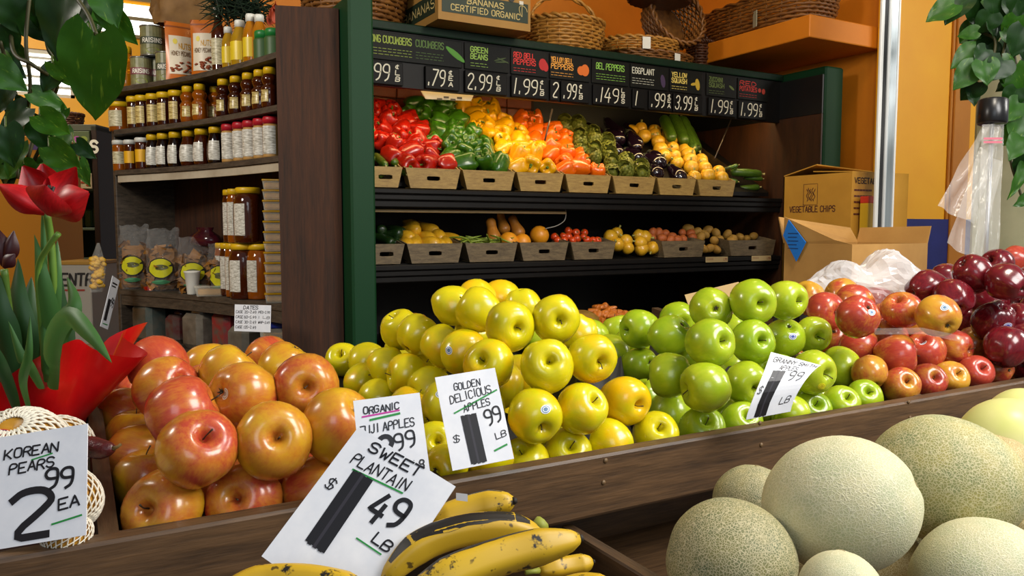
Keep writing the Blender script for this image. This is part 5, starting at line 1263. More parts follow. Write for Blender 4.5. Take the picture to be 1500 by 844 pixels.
# honey jugs, two layers
J = [(525,.10,'slim',0),(547,.075,'slim',0),(570,.055,'slim',0),(618,.045,'jug',0),(692,.085,'jug',0),(565,.10,'slim',1),(585,.075,'slim',1),(645,.055,'jug',1)]
for k, (cx, y, kind, lay) in enumerate(J):
    x = sx4(cx, y); o = jar(kind, 'amber' if k % 2 == 0 else 'brown', lid_y, 'white', x, bow(x)+y, z4 + lay*.2145, 'honey_jug', -.7 if kind == 'jug' else -.35, 1.0)
    tag(o, ['leftmost slim honey jug of the lower layer','second slim honey jug of the lower layer','third slim honey jug, beside the big jug','big square honey jug in the lower layer','honey jug beside the stacked tubs, lower layer','leftmost slim honey jug of the upper layer','second slim honey jug of the upper layer','big honey jug on top of the upper layer'][k], 'jug', 'large honey jugs')
# goods on the bottom shelf
def gift(cx, y, w_, h_, label, colA, colT):
    px = cx/3.014+150; x = sh(px, y+.02); x = sh(px, bow(x)+y); o = thing('wrapped_package', label, 'package', SM @ T(x, bow(x)+y, z5), 'wrapped packages on the bottom shelf')
    MB().bbox((-w_/2, -.05, 0), (w_/2, .05, h_*.7), .02).build('package_body', mottled('package_print_'+colA, colA, '5a554c', 25, .35), o)
    MB().lathe([(w_*.42,h_*.66),(w_*.25,h_*.78),(w_*.08,h_*.86),(w_*.24,h_*1.0),(w_*.1,h_*1.02)], 16, lambda q, an, t: (q[0]*(1+.2*nz((math.cos(an)*3, math.sin(an)*3, q[2]*25))), q[1]*.6*(1+.2*nz((math.cos(an)*3+3, math.sin(an)*3, q[2]*25))), q[2])).build('gathered_top', NT('foil_'+colT).col(colT).p(Roughness=.2, Metallic=.2).mat, o, True)
gift(195, .06, .15, .24, 'package with a gathered red top, far left of the bottom shelf', '3a4a48', 'a01414'); gift(330, .10, .10, .18, 'dark red package between two clear-wrapped ones', '5a1018', '4a3038')
gift(420, .06, .14, .21, 'clear-wrapped package with twine, middle of the bottom shelf', '7c7468', '8a8478'); gift(545, .09, .12, .23, 'red package with an oval picture on the bottom shelf', '9a1420', '6a1018')
gift(620, .05, .13, .17, 'grey wrapped tin under the handwritten list', '6c6a60', '7a786c')
x = sh(760/3.014+150, .08); tub(SM @ Vector((x, .08, z5+.02)), .12, .1, .14, 'clear tub with a blue lid at the right of the bottom shelf', 'single tubs', '4a3c34', plain('1c2c8c', .4))
# handwritten date list
card('white handwritten dates price list pinned under the fourth shelf', (343,485,2.70), (396,487,2.66), (345,446,2.70),
 [('t','DATES',.25,.04,.65,.13,.022)] + [('t',s,.04,.22+k*.19,.60,.10,.014) for k, s in enumerate(('CASE 20-2.49','CASE 60-5.49','CASE 30-3.49','CASE 120-2.49'))] + [('t',s,.66,.22+k*.19,.97,.09,.013) for k, s in enumerate(('PIES-2.99','1 LB','WHIP-3.49'))], name='handwritten_list')

# ------------------------------------------------------------------ things on the top of the shelf unit
def tubeleafspray(mb, c_, n, ln, rng):
    for k in range(n):
        d = Vector((rng.uniform(-1, 1), rng.uniform(-1, 1), rng.uniform(-.4, 1))).normalized(); p = c_ + Vector((rng.uniform(-.08, .08), rng.uniform(-.05, .05), rng.uniform(-.03, .05)))
        mb.tube([p, p+d*ln*.6, p+d*ln+Vector((0, 0, -.01))], [.002,.0025,.0008], 4, False)
g = MB(); rg = random.Random(3); tubeleafspray(g, Vector((0, 0, 0)), 420, .09, rg)
o = g.build('evergreen_garland', mottled('evergreen_needles', '0c1c10', '1e3420', 30, .6), None, False, T(at(350, 18, 3.05))); tag(o, 'dark evergreen garland on top of the shelf unit', 'garland')
bg = MB().grid(lambda u, v: (lambda a, t: ((.12+.02*t)*math.cos(a)*(1+.35*nz((math.cos(a)*2, math.sin(a)*2, t*4))), (.06+.02*t)*math.sin(a)*(1+.4*nz((math.cos(a)*3, math.sin(a)*2, t*4+4))), t*.22 + .10*nz((math.cos(a)*3, math.sin(a)*3, 7))*t))(u*6.283, v), 28, 10, True)
o = bg.build('paper_bag', mottled('kraft_paper', '6a4a24', '8a6634', 10, .7, .4), None, True, T(at(274, 40, 3.3))); tag(o, 'crumpled brown paper bag behind the raisin cans', 'bag')
for k in range(3):
    c_ = at(395+k*9, 36-6*(k % 2), 2.9); m = MB().grid(lambda u, v: ((u-.5)*.05*math.sin(math.pi*min(.98, v+.12)), .01*math.sin(u*4), v*.07), 6, 8)
    o = m.build('dried_leaf', plain('a8401c', .6), None, True, T(c_) @ RY(.5-.5*k) @ RZ(-.5)); tag(o, f'{["left", "middle", "right"][k]} orange dried leaf at the top corner of the shelf', 'leaf', 'dried leaves')

# ------------------------------------------------------------------ wicker baskets
def basket(name, label, M, rx, ry, h, flare=1.25, rows=11, stakes=22, sq=2.0, mat=None, handle=False, rim=2, tagp=None, bottom=True):
    o = thing(name, label, 'basket', M, 'wicker baskets above the cooler'); mat = mat or M_['wicker']
    def P(a, t, ex=0):
        k = 1 + (flare-1)*t + .06*math.sin(math.pi*t); ca, sa = math.cos(a), math.sin(a)
        d = (abs(ca)**sq + abs(sa)**sq)**(-1/sq)
        return Vector((rx*k*ca*d*(1+ex/rx), ry*k*sa*d*(1+ex/ry), h*t))
    w_ = MB(); n = stakes*2; th = h/rows*.50
    for j in range(rows):
        t = (j+.5)/rows
        pts = [P(2*math.pi*i/n, t, (.0045 if (i//1+j) % 2 else -.0045)) for i in range(n+1)]
        w_.tube(pts, th, 5, False)
    w_.build('weave', mat, o, True)
    s_ = MB()
    for k in range(stakes): s_.tube([P(2*math.pi*k/stakes, t) for t in (0, .35, .7, 1.0)], .0035, 5)
    s_.build('stakes', mat, o, True)
    for q in range(rim):
        m = MB(); nn_ = 72
        m.tube([P(2*math.pi*i/nn_, 1.0, .008*math.sin(i*math.pi/3+q*math.pi)) + Vector((0, 0, .008*math.cos(i*math.pi/3+q*math.pi))) for i in range(nn_+1)], .007, 6, False); m.build('rim_braid', mat, o, True)
    if bottom: MB().prism([tuple(P(2*math.pi*k/32, 0.02))[:2] for k in range(32)], 0, .006).build('base', mat, o)
    if handle:
        m = MB()
        for q in (0, 1): m.tube([Vector((rx*flare*math.cos(math.pi*i/20), .008*math.sin(i*1.2+q*3.14), h+handle*math.sin(math.pi*i/20)+.006*math.cos(i*1.2+q*3.14))) for i in range(21)], .0065, 6)
        m.build('handle', mat, o, True)
    if tagp:
        m = MB().box((-.02, -.001, -.035), (.02, .001, .02)); t_ = m.build('price_tag', plain('d8d8d0', .5), o, M=T(P(tagp, .6, .012)) @ RZ(tagp+math.pi/2))
    return o
M_['wicker'] = mottled('honey_wicker', '8a5a1e', 'c08a3a', 40, .5, rnd=True); M_['wickerd'] = mottled('dark_wicker', '2c1408', '5a3014', 40, .5); M_['wickerm'] = mottled('brown_wicker', '5a3412', '8a5a24', 40, .5)
def top(px, Y): return onY(px, 60, Y).x
TZ = 2.089
basket('wicker_basket', 'large wicker basket above the end of the shelf unit, beside the banana box', T(top(520, 3.15), 3.15, TZ), .17, .15, .24, 1.3, 14, 22, 2.0, M_['wickerm'], False, 2, -2.2)
basket('wicker_basket', 'oval honey-coloured basket with an arched handle right of the banana box', T(top(828, 3.12), 3.12, TZ), .155, .12, .155, 1.18, 11, 20, 2.2, M_['wicker'], .12)
basket('wicker_basket', 'small honey wicker basket peeking out behind the banana box', T(top(768, 3.4), 3.4, TZ), .10, .09, .22, 1.1, 12, 16, 2, M_['wicker'])
basket('wicker_tray', 'flat wicker tray with a small tag, lower of the two stacked', T(top(950, 3.15), 3.15, TZ), .20, .14, .055, 1.12, 5, 24, 2.4, M_['wickerm'], False, 2, -1.4)
basket('wicker_tray', 'flat wicker tray stacked on another tray, upper one', T(top(935, 3.15), 3.15, TZ+.062), .185, .13, .055, 1.12, 5, 24, 2.4, M_['wicker'], False, 2, -1.9)
basket('wicker_basket', 'round basket lying on its side above the flat trays', T(top(955, 3.28), 3.20, TZ+.235) @ RX(R(72)), .13, .13, .13, 1.25, 10, 22, 2, M_['wickerm'])
basket('wicker_basket', 'dark wide basket on top of the stack under the ceiling', T(top(965, 3.05), 3.05, TZ+.30), .15, .11, .16, 1.4, 11, 24, 2.2, M_['wickerd'])
basket('wicker_basket', 'small dark basket with a loop handle at the right of the stack', T(top(1025, 3.25), 3.25, TZ+.06) , .05, .05, .14, 1.15, 10, 12, 3, M_['wickerd'], .05)
basket('wicker_basket', 'long dark basket standing on the orange ledge', T(3.22, 3.0, 2.278), .16, .34, .17, 1.12, 10, 30, 3, M_['wickerm'], False, 2)
o = MB().bbox((-.02, -.002, -.04), (.02, .002, .04), .001).build('paper_tag', plain('9a9a84', .6), None, False, T(onX(1106, 28, 3.03)) @ RZ(1.2)); tag(o, 'grey-green paper tag hanging at the basket on the ledge', 'tag')

# ------------------------------------------------------------------ cardboard boxes
def letters(parent, s, M, h, w_, lw, col, nm='lettering', slant=0): m = MB(); write(m, s, 0, 0, h, w_, lw, 0, slant); return m.build(nm, plain(col, .7), parent, M=M)
bx0, bx1 = onY(642, 30, 2.78).x, onY(777, 30, 2.78).x; bw = bx1-bx0
bb = thing('banana_box', 'brown banana box with a green printed band on the cooler top', 'box', T(bx0, 2.78, TZ))
M_['box1'] = mottled('brown_box_board', '8a6428', '9c7434', 5, .7)
for a, b, nm in (((0,0,0),(bw,.006,.20),'front_panel'),((0,.006,0),(.006,.40,.20),'side_panel'),((bw-.006,.006,0),(bw,.40,.20),'side_panel'),((0,.394,0),(bw,.40,.20),'back_panel'),((.006,.006,0),(bw-.006,.394,.006),'bottom_panel')):
    MB().box(a, b).build(nm, M_['box1'], bb)
gb = plain('0e2412', .6)
MB().box((.015,-.0015,.03),(bw-.012,0,.105)).build('printed_band', gb, bb); MB().box((-.0015,.03,.03),(0,.37,.105)).build('printed_band', gb, bb)
Fr = frame((0,-.0022,0), (1,0,0), (0,0,1))
letters(bb, 'BANANAS', Fr @ T(bw*.30, .072, 0), .022, .0175, .0036, 'b8a468'); letters(bb, 'CERTIFIED ORGANIC', Fr @ T(bw*.13, .040, 0), .022, .0148, .0034, 'b8a468')
letters(bb, 'BANANAS', frame((-.0022,.36,0), (0,-1,0), (0,0,1)) @ T(.02, .05, 0), .034, .034, .005, 'b8a468')
m = MB(); ribbon(m, [(bw*.90+.024*math.cos(t*.5)*(.5+.5*math.cos(t*.25)), .075+.022*math.sin(t*.5)) for t in range(16)], .0025, 0); m.build('leaf_print', plain('b8a468', .7), bb, M=Fr)
for u, v, c_ in ((.22,.135,'d8c84c'),(.78,.115,'1c1c18')): MB().prism([(u*bw+.013*math.cos(t*.4), v+.011*math.sin(t*.4)) for t in range(16)], 0, .001).build('sticker', plain(c_, .5), bb, M=Fr)
for u, v in ((.82,.14),(.87,.10)): MB().box((u*bw,-.003,v),(u*bw+.018,-.0005,v+.014)).build('sticker', plain('c8c4b8', .5), bb)
MB().box((bw*.50,-.0016,.15),(bw*.62,-.0004,.17)).build('hand_hole', plain('1c1208', .9), bb)
# two boxes by the steel post
cb = lambda a: T(a)
c1 = at(1247, 400, 2.35); fx, fyd = .37, .26
ob_ = thing('open_carton', 'open brown cardboard carton with a blue diamond label', 'box', T(c1.x, c1.y, .93))
hz_ = onX(1247, 358, c1.x).z - .93
for a, b, nm in (((0,0,0),(fx,.005,hz_),'front_panel'),((0,.005,0),(.005,fyd,hz_),'side_panel'),((fx-.005,.005,0),(fx,fyd,hz_),'side_panel'),((0,fyd-.005,0),(fx,fyd,hz_),'back_panel'),((.005,.005,0),(fx-.005,fyd-.005,.005),'bottom_panel')):
    MB().box(a, b).build(nm, M_['cardboard'], ob_)
def flap(p, nm='flap'): MB().hexa(p).build(nm, M_['cardboard'], ob_)
t_ = .004
flap([(0,0,hz_),(t_,0,hz_),(t_,fyd,hz_),(0,fyd,hz_),(-.002,.06,hz_+.012),(t_-.002,.06,hz_+.012),(t_-.004,fyd-.005,hz_+.085),(-.004,fyd-.005,hz_+.085)])
flap([(0,fyd-t_,hz_),(fx,fyd-t_,hz_),(fx,fyd,hz_),(0,fyd,hz_),(.0,fyd+.02,hz_+.085),(fx,fyd+.03,hz_+.05),(fx,fyd+.034,hz_+.05),(.0,fyd+.024,hz_+.085)])
flap([(fx-t_,0,hz_),(fx,0,hz_),(fx,fyd,hz_),(fx-t_,fyd,hz_),(fx+.012,.0,hz_+.055),(fx+.016,.0,hz_+.055),(fx+.016,fyd,hz_+.05),(fx+.012,fyd,hz_+.05)])
dm = [onX(x, y, c1.x-.012) - Vector((c1.x, c1.y, .93)) for x, y in ((1155,322),(1180,355),(1166,383),(1147,345))]
q = MB().add([*dm, *[p+Vector((.003, 0, 0)) for p in dm]], [(0,1,2,3),(7,6,5,4),(0,4,5,1),(1,5,6,2),(2,6,7,3),(3,7,4,0)]); lb_ = q.build('blue_label', plain('1470c8', .5), ob_)
m = MB(); 
for k in range(5): line(m, -.02, .02-.012*k, .02-.006*(k % 2), .02-.012*k, .0025, 0)
ctr = sum(dm, Vector())/4; m.build('lettering', plain('0a2c5a', .6), lb_, M=frame(ctr+Vector((-.0006,0,0)), (0,-1,0), (0,0,1)))
letters(ob_, '25 LBS MONSTER', frame((-.0008,fyd-.01,.055), (0,-1,0), (0,0,1)), .016, .0125, .0026, '5a3a14')
c2 = onY(1247, 300, 1.90); f2, f2d = .33, .315; h2 = onX(1247, 252, c2.x).z - .93
o2 = thing('chip_carton', 'tall vegetable chips carton behind the open carton', 'box', T(c2.x, c2.y, .93))
M_['box2'] = mottled('ochre_box_board', 'b07c20', 'c48e2c', 5, .65)
for a, b, nm in (((0,0,0),(f2,.005,h2),'front_panel'),((0,.005,0),(.005,f2d,h2),'side_panel'),((f2-.005,.005,0),(f2,f2d,h2),'side_panel'),((0,f2d-.005,0),(f2,f2d,h2),'back_panel'),((.005,.005,0),(f2-.005,f2d-.005,.005),'bottom_panel')):
    MB().box(a, b).build(nm, M_['box2'], o2)
MB().hexa([(0,0,h2),(f2,0,h2),(f2,f2d*.55,h2+.01),(0,f2d*.55,h2+.01),(0,0,h2+.004),(f2,0,h2+.004),(f2,f2d*.55,h2+.014),(0,f2d*.55,h2+.014)]).build('flap', M_['box2'], o2)
MB().hexa([(0,f2d*.5,h2+.035),(f2,f2d*.5,h2+.02),(f2,f2d,h2),(0,f2d,h2),(0,f2d*.5,h2+.039),(f2,f2d*.5,h2+.024),(f2,f2d,h2+.004),(0,f2d,h2+.004)]).build('flap', M_['box2'], o2)
L2 = frame((-.0008, f2d, 0), (0,-1,0), (0,0,1))
letters(o2, 'VEGETABLE CHIPS', L2 @ T(.035, h2-.142, 0), .022, .0112, .0034, '4a1c10')
m = MB(); ribbon(m, [(.10,h2-.115),(.165,h2-.115),(.165,h2-.035),(.10,h2-.035),(.10,h2-.115)], .0022, 0)
for k in range(5): ribbon(m, [(.118+.008*k+.004*math.sin(t*1.3+k), h2-.10+.045*t/8+.004*(k % 2)) for t in range(9)], .003, 0)
m.build('leaf_emblem', plain('4a1c10', .7), o2, M=L2)
R2 = frame((0,-.0008,0), (1,0,0), (0,0,1))
letters(o2, 'VEGETABLE', R2 @ T(.015, h2-.04, 0), .02, .013, .004, '2c1008')
for k in range(5):
    m = MB(); x = .015
    while x < .11: l = .01+.012*((k*3+int(x*200)) % 3)/2; line(m, x, h2-.065-.022*k, x+l, h2-.065-.022*k, .007, 0); x += l+.006
    m.build('small_print', plain('5a2410', .7), o2, M=R2)
# red and yellow snack box leaning beside the carton
p_ = onY(1272, 292, 1.855); o = thing('snack_box', 'small yellow box with a red top beside the steel post', 'box', T(p_.x, 1.855, 1.20))
MB().bbox((0,0,0),(.05,.035,.19), .002).build('box_body', plain('c8a018', .5), o); MB().bbox((0,0,.19),(.05,.035,.215), .002).build('red_top', plain('c83018', .5), o)
# stacked crates that carry the boxes (hidden behind the fruit)
o = thing('support_crate', 'wooden crate carrying the cartons behind the red apples', 'crate', T(c1.x-.06, c1.y-.02, 0)); 
for k in range(6): MB().bbox((0,0,.02+.15*k),(.95,.015,.15+.15*k), .003).build('front_slat', M_['stand'], o); MB().bbox((0,.015,.02+.15*k),(.015,.72,.15+.15*k), .003).build('side_slat', M_['stand'], o)
MB().box((0,0,.915),(.95,.75,.928)).build('top_board', M_['stand'], o)
# tan card behind the green apples
q = [at(1003,432,2.0), at(1082,413,2.05), at(1090,470,2.05), at(1020,480,2.0)]
o = MB().add([*q, *[p+FW*.004 for p in q]], [(0,1,2,3),(7,6,5,4),(0,4,5,1),(1,5,6,2),(2,6,7,3),(3,7,4,0)]).build('cardboard_sheet', plain('b89a68', .7)); tag(o, 'tan cardboard sheet standing behind the green apples', 'cardboard')
# ------------------------------------------------------------------ hanging vines
def leaf_mat(name, a, b, c_, rough=.42):
    n = NT(name); v = n.coord(); f = n.noise(v, 2.2, 4, .6, True); st = n.noise(n.coord((1, 6, 1)), 3, 3, .6, True)
    col = n.mix(n.ramp(st, [(.60, 0.0), (.72, .75)]), n.ramp(f, [(.3, a), (.7, b)]), c_)
    n.col(col).p(Roughness=rough, Transmission_Weight=.0, Subsurface_Weight=.0, Coat_Weight=.0)
    tl = n.n('ShaderNodeBsdfTranslucent'); n.l(col, tl.inputs[0]); mx = n.n('ShaderNodeMixShader'); mx.inputs[0].default_value = .3; n.l(n.b.outputs[0], mx.inputs[1]); n.l(tl.outputs[0], mx.inputs[2]); n.l(mx.outputs[0], n.out.inputs['Surface']); return n.mat
LM = [leaf_mat('vine_leaf_green', '2a5812', '3a7018', '86ac34'), leaf_mat('vine_leaf_dark', '14360e', '204814', '3c6820'), leaf_mat('vine_leaf_pale', '346a1c', '4a8028', '8caa40')]
WP = spline([(0,.50,0),(.05,.74,0),(.14,.95,0),(.27,1.0,0),(.45,.92,0),(.63,.70,0),(.80,.42,0),(.92,.17,0),(1,.0,0)], 24)
def leaf_mesh(mat, wd, curl, fold, seed):
    def w(t):
        for a, b in zip(WP, WP[1:]):
            if a.x <= t <= b.x+1e-6: return a.y+(b.y-a.y)*((t-a.x)/max(1e-6, b.x-a.x))
        return 0
    def f(u, t):
        s = u*2-1
        x = t - .17*abs(s)**1.3*(1-t)**4; y = s*wd*.5*w(t)
        z = fold*abs(y) - curl*t*t + .018*math.sin(t*14+abs(s)*3)*abs(s) + .03*nz((x*3, y*3, seed))
        return (x, y, z)
    m = MB().grid(f, 12, 14); return m.mesh('leaf', mat)
LMESH = {}
def leafm(mi, wd, seed):
    k = (mi, round(wd*8), seed % 3)
    if k not in LMESH: LMESH[k] = leaf_mesh(LM[mi], round(wd*8)/8, .10+.08*(seed % 3), .16, seed % 3)
    return LMESH[k]
def place_leaf(parent, base, tip, wpx, d, mi, seed, dd=0.0, roll=0.0, stalk=None):
    B = at(base[0], base[1], d); Tp = at(tip[0], tip[1], d+dd); L = (Tp-B).length; x = (Tp-B).normalized()
    y = x.cross(-FW).normalized()*-1; M = frame(B, x, y)
    if M.to_3x3().col[2].dot(FW) > 0: M = frame(B, x, -y)
    o = put('leaf', leafm(mi, wpx*d/FPX/L, seed), parent, M @ RX(roll) @ S(L))
    if stalk:
        A = at(*stalk); MB().tube(spline([A, (A+B)/2+Vector((0, 0, -.008)), B], 8), .0016, 5).build('leaf_stalk', plain('4a5a20', .5), parent, True)
    return o
def vine(parent, pts, r=.0028): MB().tube(spline([at(*p) for p in pts], 30), r, 6).build('vine_stem', plain('3c3a18', .6), parent, True)
pv = thing('hanging_pothos', 'trailing green vine with heart-shaped leaves at the upper left', 'plant')
for pts in ([(45,-20,1.1),(38,60,1.08),(44,130,1.1),(30,200,1.12),(26,262,1.12)], [(20,-20,1.15),(18,70,1.1),(48,95,1.08),(82,120,1.12),(80,140,1.14)], [(100,-20,1.05),(128,20,1.02),(141,50,1.0)], [(60,-20,1.12),(70,70,1.12),(92,100,1.14),(62,160,1.16),(40,235,1.16)], [(0,60,1.1),(12,100,1.12),(28,150,1.14),(60,200,1.14),(48,240,1.15)]): vine(pv, pts)
LL = [((141,50),(133,180),96,1.0,0,0,.05),((95,-14),(70,84),72,1.06,1,1,.0),((2,-12),(34,54),60,1.08,1,2,.02),((152,8),(200,68),40,1.05,0,0,.03),((150,-14),(170,38),46,1.04,0,1,.0),((-14,96),(34,128),54,1.02,0,2,0),
 ((84,100),(60,134),36,1.1,1,0,0),((78,92),(112,132),32,1.08,0,1,.03),((48,136),(102,161),30,1.1,0,2,.02),((40,158),(-4,196),44,1.1,1,0,0),((58,168),(103,200),44,1.06,0,1,.03),((8,186),(14,244),48,1.05,1,2,0),
 ((72,214),(118,250),46,1.05,0,0,.02),((66,236),(104,252),32,1.1,2,1,0),((116,236),(128,272),26,1.12,0,2,0),((0,36),(26,80),44,1.1,1,0,.02),((18,-10),(48,22),44,1.12,1,1,0),((60,-20),(48,40),50,1.15,1,2,0),((120,-16),(108,52),52,1.1,1,0,.0),
 ((30,210),(4,262),36,1.1,0,1,0),((48,178),(72,228),34,1.12,1,2,0),((20,150),(46,190),38,1.13,1,0,0),((96,160),(78,190),26,1.12,0,0,0),((36,240),(60,262),30,1.12,0,1,0),((10,128),(-8,168),40,1.12,1,1,0),((112,210),(138,232),24,1.14,1,2,0)]
rl_ = random.Random(21)
for k in range(40):
    if k < 20: x, y = rl_.uniform(-10, 150), rl_.uniform(-25, 30)
    elif k < 26: x, y = rl_.uniform(-10, 14), rl_.uniform(40, 120)
    else: x, y = rl_.uniform(-10, 100), rl_.uniform(150, 255)
    a = rl_.uniform(.5, 2.6); l = rl_.uniform(32, 58); LL.append(((x, y), (x+l*math.cos(a), y+l*math.sin(a)), l*.8, rl_.uniform(1.12, 1.24), rl_.choice((0, 1, 1, 2)), 0, rl_.uniform(-.02, .04)))
for i, (b, t, w_, d, mi, sd, dd) in enumerate(LL): place_leaf(pv, b, t, w_, d, mi, i, dd, random.uniform(-.35, .35), (b[0]+random.uniform(-16, 6), b[1]-random.uniform(6, 16), d+.02))
pr_ = thing('pillar_pothos', 'trailing green vine with heart-shaped leaves on the pale pillar', 'plant')
for pts in ([(1440,-20,2.7),(1432,40,2.68),(1458,60,2.66),(1446,110,2.66),(1430,140,2.7)], [(1470,-20,2.7),(1474,50,2.66),(1468,100,2.64),(1490,150,2.66),(1478,220,2.68),(1500,300,2.7)], [(1490,-20,2.68),(1484,60,2.68),(1492,120,2.66),(1496,200,2.66)]): vine(pr_, pts, .005)
RL = [((1398,6),(1356,30),40,2.62,0),((1412,-6),(1385,32),44,2.64,1),((1425,2),(1440,40),40,2.66,1),((1438,0),(1462,20),36,2.64,2),((1432,46),(1402,52),24,2.64,0),((1430,72),(1396,95),38,2.62,0),((1445,72),(1428,92),30,2.6,1),((1428,96),(1398,130),36,2.6,0),
 ((1440,90),(1452,122),46,2.58,0),((1470,88),(1452,118),44,2.58,1),((1466,92),(1490,124),40,2.6,0),((1432,120),(1410,150),36,2.64,1),((1424,126),(1430,156),30,2.66,1),((1484,100),(1500,140),44,2.6,0),((1490,130),(1476,160),34,2.6,1),((1492,150),(1470,178),36,2.58,0),
 ((1500,170),(1484,208),40,2.6,0),((1488,190),(1470,214),30,2.62,2),((1496,200),(1480,234),34,2.6,0),((1505,225),(1490,258),34,2.6,1),((1500,240),(1488,290),24,2.62,0),((1504,288),(1487,302),22,2.62,0),((1480,-8),(1500,30),44,2.6,1),((1462,-10),(1474,34),44,2.6,1),((1490,24),(1476,60),40,2.62,0),((1500,40),(1486,84),44,2.6,1),((1452,20),(1436,50),38,2.62,1),((1470,44),(1500,70),40,2.64,0),((1420,-14),(1408,16),40,2.66,0),((1448,30),(1468,56),36,2.64,1)]
rr_ = random.Random(5)
for k in range(46):
    y = rr_.uniform(-10, 210) if k < 36 else rr_.uniform(-10, 60); lo = 1398 if y < 60 else (1410 if y < 130 else 1470); x = rr_.uniform(lo, 1515)
    if 1430 < x < 1482 and 128 < y < 400: continue
    a = rr_.uniform(.6, 2.5); l = rr_.uniform(26, 40); RL.append(((x, y), (x+l*math.cos(a), y+l*math.sin(a)), l*.95, rr_.uniform(2.68, 2.8), rr_.choice((0, 1, 1))))
for i, (b, t, w_, d, mi) in enumerate(RL): place_leaf(pr_, b, t, w_, d, mi, i, random.uniform(-.03, .05), random.uniform(-.5, .5))

# ------------------------------------------------------------------ red tulip in a foil-wrapped pot
def petal_mat():
    n = NT('tulip_petal'); f = n.noise(n.coord((1, 8, 8)), 3, 4, .6, True); n.col(n.ramp(f, [(.3, 'a0080c'), (.7, 'c81018')])).p(Roughness=.4); return n.mat
PM = petal_mat(); PMd = plain('3c060c', .45)
def petal(parent, base, tip, wpx, d, cup, dd=0, mat=None, name='petal'):
    B = at(base[0], base[1], d); Tp = at(tip[0], tip[1], d+dd); L = (Tp-B).length; x = (Tp-B).normalized(); y = x.cross(-FW).normalized(); M = frame(B, x, y)
    if M.to_3x3().col[2].dot(FW) > 0: M = frame(B, x, -y)
    wd = wpx*d/FPX/L; W = spline([(0,.25,0),(.15,.55,0),(.4,.92,0),(.6,1,0),(.8,.82,0),(.93,.45,0),(1,.06,0)], 20)
    def w(t): i = min(19, int(t*20)); return W[i].y+(W[i+1].y-W[i].y)*(t*20-i)
    return MB().grid(lambda u, t: (t, (u*2-1)*wd*.5*w(t), cup*(u*2-1)**2*w(t) - cup*1.1*math.sin(math.pi*t)*.6), 10, 12).build(name, mat or PM, parent, True, M @ S(L))
tp = thing('potted_tulip', 'open red tulip with green leaves in a red foil-wrapped pot', 'plant')
for b, t, w_, d, cup, dd in [((66,306),(62,240),58,1.00,.25,.03),((72,306),(34,243),52,.99,.25,.01),((72,306),(112,245),50,.99,.25,.01),((66,312),(-4,270),40,.965,-.2,-.01),((74,312),(130,282),56,.965,-.22,-.02),((70,316),(66,272),74,.95,-.25,-.03)]: petal(tp, b, t, w_, d, cup, dd)
cn = MB()
for k in range(6): c_ = at(70+3*math.cos(k), 292+2*math.sin(k), .985); cn.tube([c_, c_+UP*.016+RT*.005*math.cos(k)], [.0012, .0022], 5)
cn.build('stamens', plain('1c1008', .6), tp, True)
tst = plain('5c8030', .45)
def stalk(pts, r=.0045, nm='flower_stem'): MB().tube(spline([at(*p) for p in pts], 18), r, 8).build(nm, tst, tp, True)
stalk([(68,312,.97),(74,350,.985),(78,420,1.0),(72,520,1.04),(62,580,1.06)])
stalk([(86,342,.96),(72,360,.965),(56,395,.98),(60,470,1.0),(66,540,1.04)], .0036)
stalk([(6,395,1.0),(16,470,1.02),(40,560,1.06)])
TL_ = [leaf_mat('tulip_leaf', '3c6c30', '548444', '6c9850', .45), leaf_mat('tulip_leaf_dark', '24482a', '38602e', '486c38', .45)]
def blade(pts, wpx, mi, twist=.0):
    P = spline([at(*p) for p in pts], 20); d = pts[0][2]; wd = wpx*d/FPX; vs = []; n = 6
    for i, p in enumerate(P):
        t = i/20; tg = (P[min(i+1, 20)]-P[max(i-1, 0)]).normalized(); sd = tg.cross(FW).normalized(); nm = sd.cross(tg); a = twist*(t-.3)
        sd2 = sd*math.cos(a)+nm*math.sin(a); nm2 = nm*math.cos(a)-sd*math.sin(a); ww = wd*.5*math.sin(math.pi*(.12+.88*t)**.8)**.8 if t < 1 else 0
        for k in range(n+1): s = k/n*2-1; vs.append(p+sd2*s*ww+nm2*ww*.45*s*s)
    MB().add(vs, [(i*(n+1)+k, i*(n+1)+k+1, (i+1)*(n+1)+k+1, (i+1)*(n+1)+k) for i in range(20) for k in range(n)]).build('leaf', TL_[mi], tp, True)
for pts, w_, mi, tw in [([(66,560,1.04),(70,486,1.0),(58,410,.98),(50,343,.99)], 34, 0, .5),([(72,560,1.05),(74,480,1.01),(80,400,1.0),(84,352,1.01)], 22, 0, -.4),([(74,570,1.04),(72,505,.97),(96,465,.93),(130,490,.90),(164,532,.88)], 30, 0, .3),
   ([(70,560,1.06),(78,490,1.04),(104,450,1.03),(98,405,1.05)], 36, 0, .3),([(30,580,1.06),(30,500,1.03),(22,440,1.03),(26,378,1.05)], 42, 1, .2),([(8,590,1.04),(6,500,1.0),(-4,450,.99),(-6,390,1.0)], 40, 1, .2),([(50,580,1.07),(46,510,1.05),(38,460,1.06),(46,405,1.08)], 40, 1, -.3),
   ([(40,600,1.0),(30,560,.93),(40,520,.90),(44,462,.90)], 16, 0, 0),([(20,600,1.0),(0,545,.93),(-10,500,.91)], 26, 1, 0),([(80,580,1.08),(92,500,1.08),(84,440,1.09),(88,395,1.1)], 30, 1, .4),([(58,570,1.0),(40,540,.96),(28,520,.95),(12,470,.95)], 20, 0, .2),([(66,560,1.02),(64,520,1.0),(63,330,1.0),(66,318,1.0)], 12, 0, 0)]: blade(pts, w_, mi, tw)
for b, t, w_, d in [((4,390),(-6,332),30,1.0),((8,390),(20,338),26,1.0),((4,392),(22,372),22,.99)]: petal(tp, b, t, w_, d, -.2, 0, PMd)
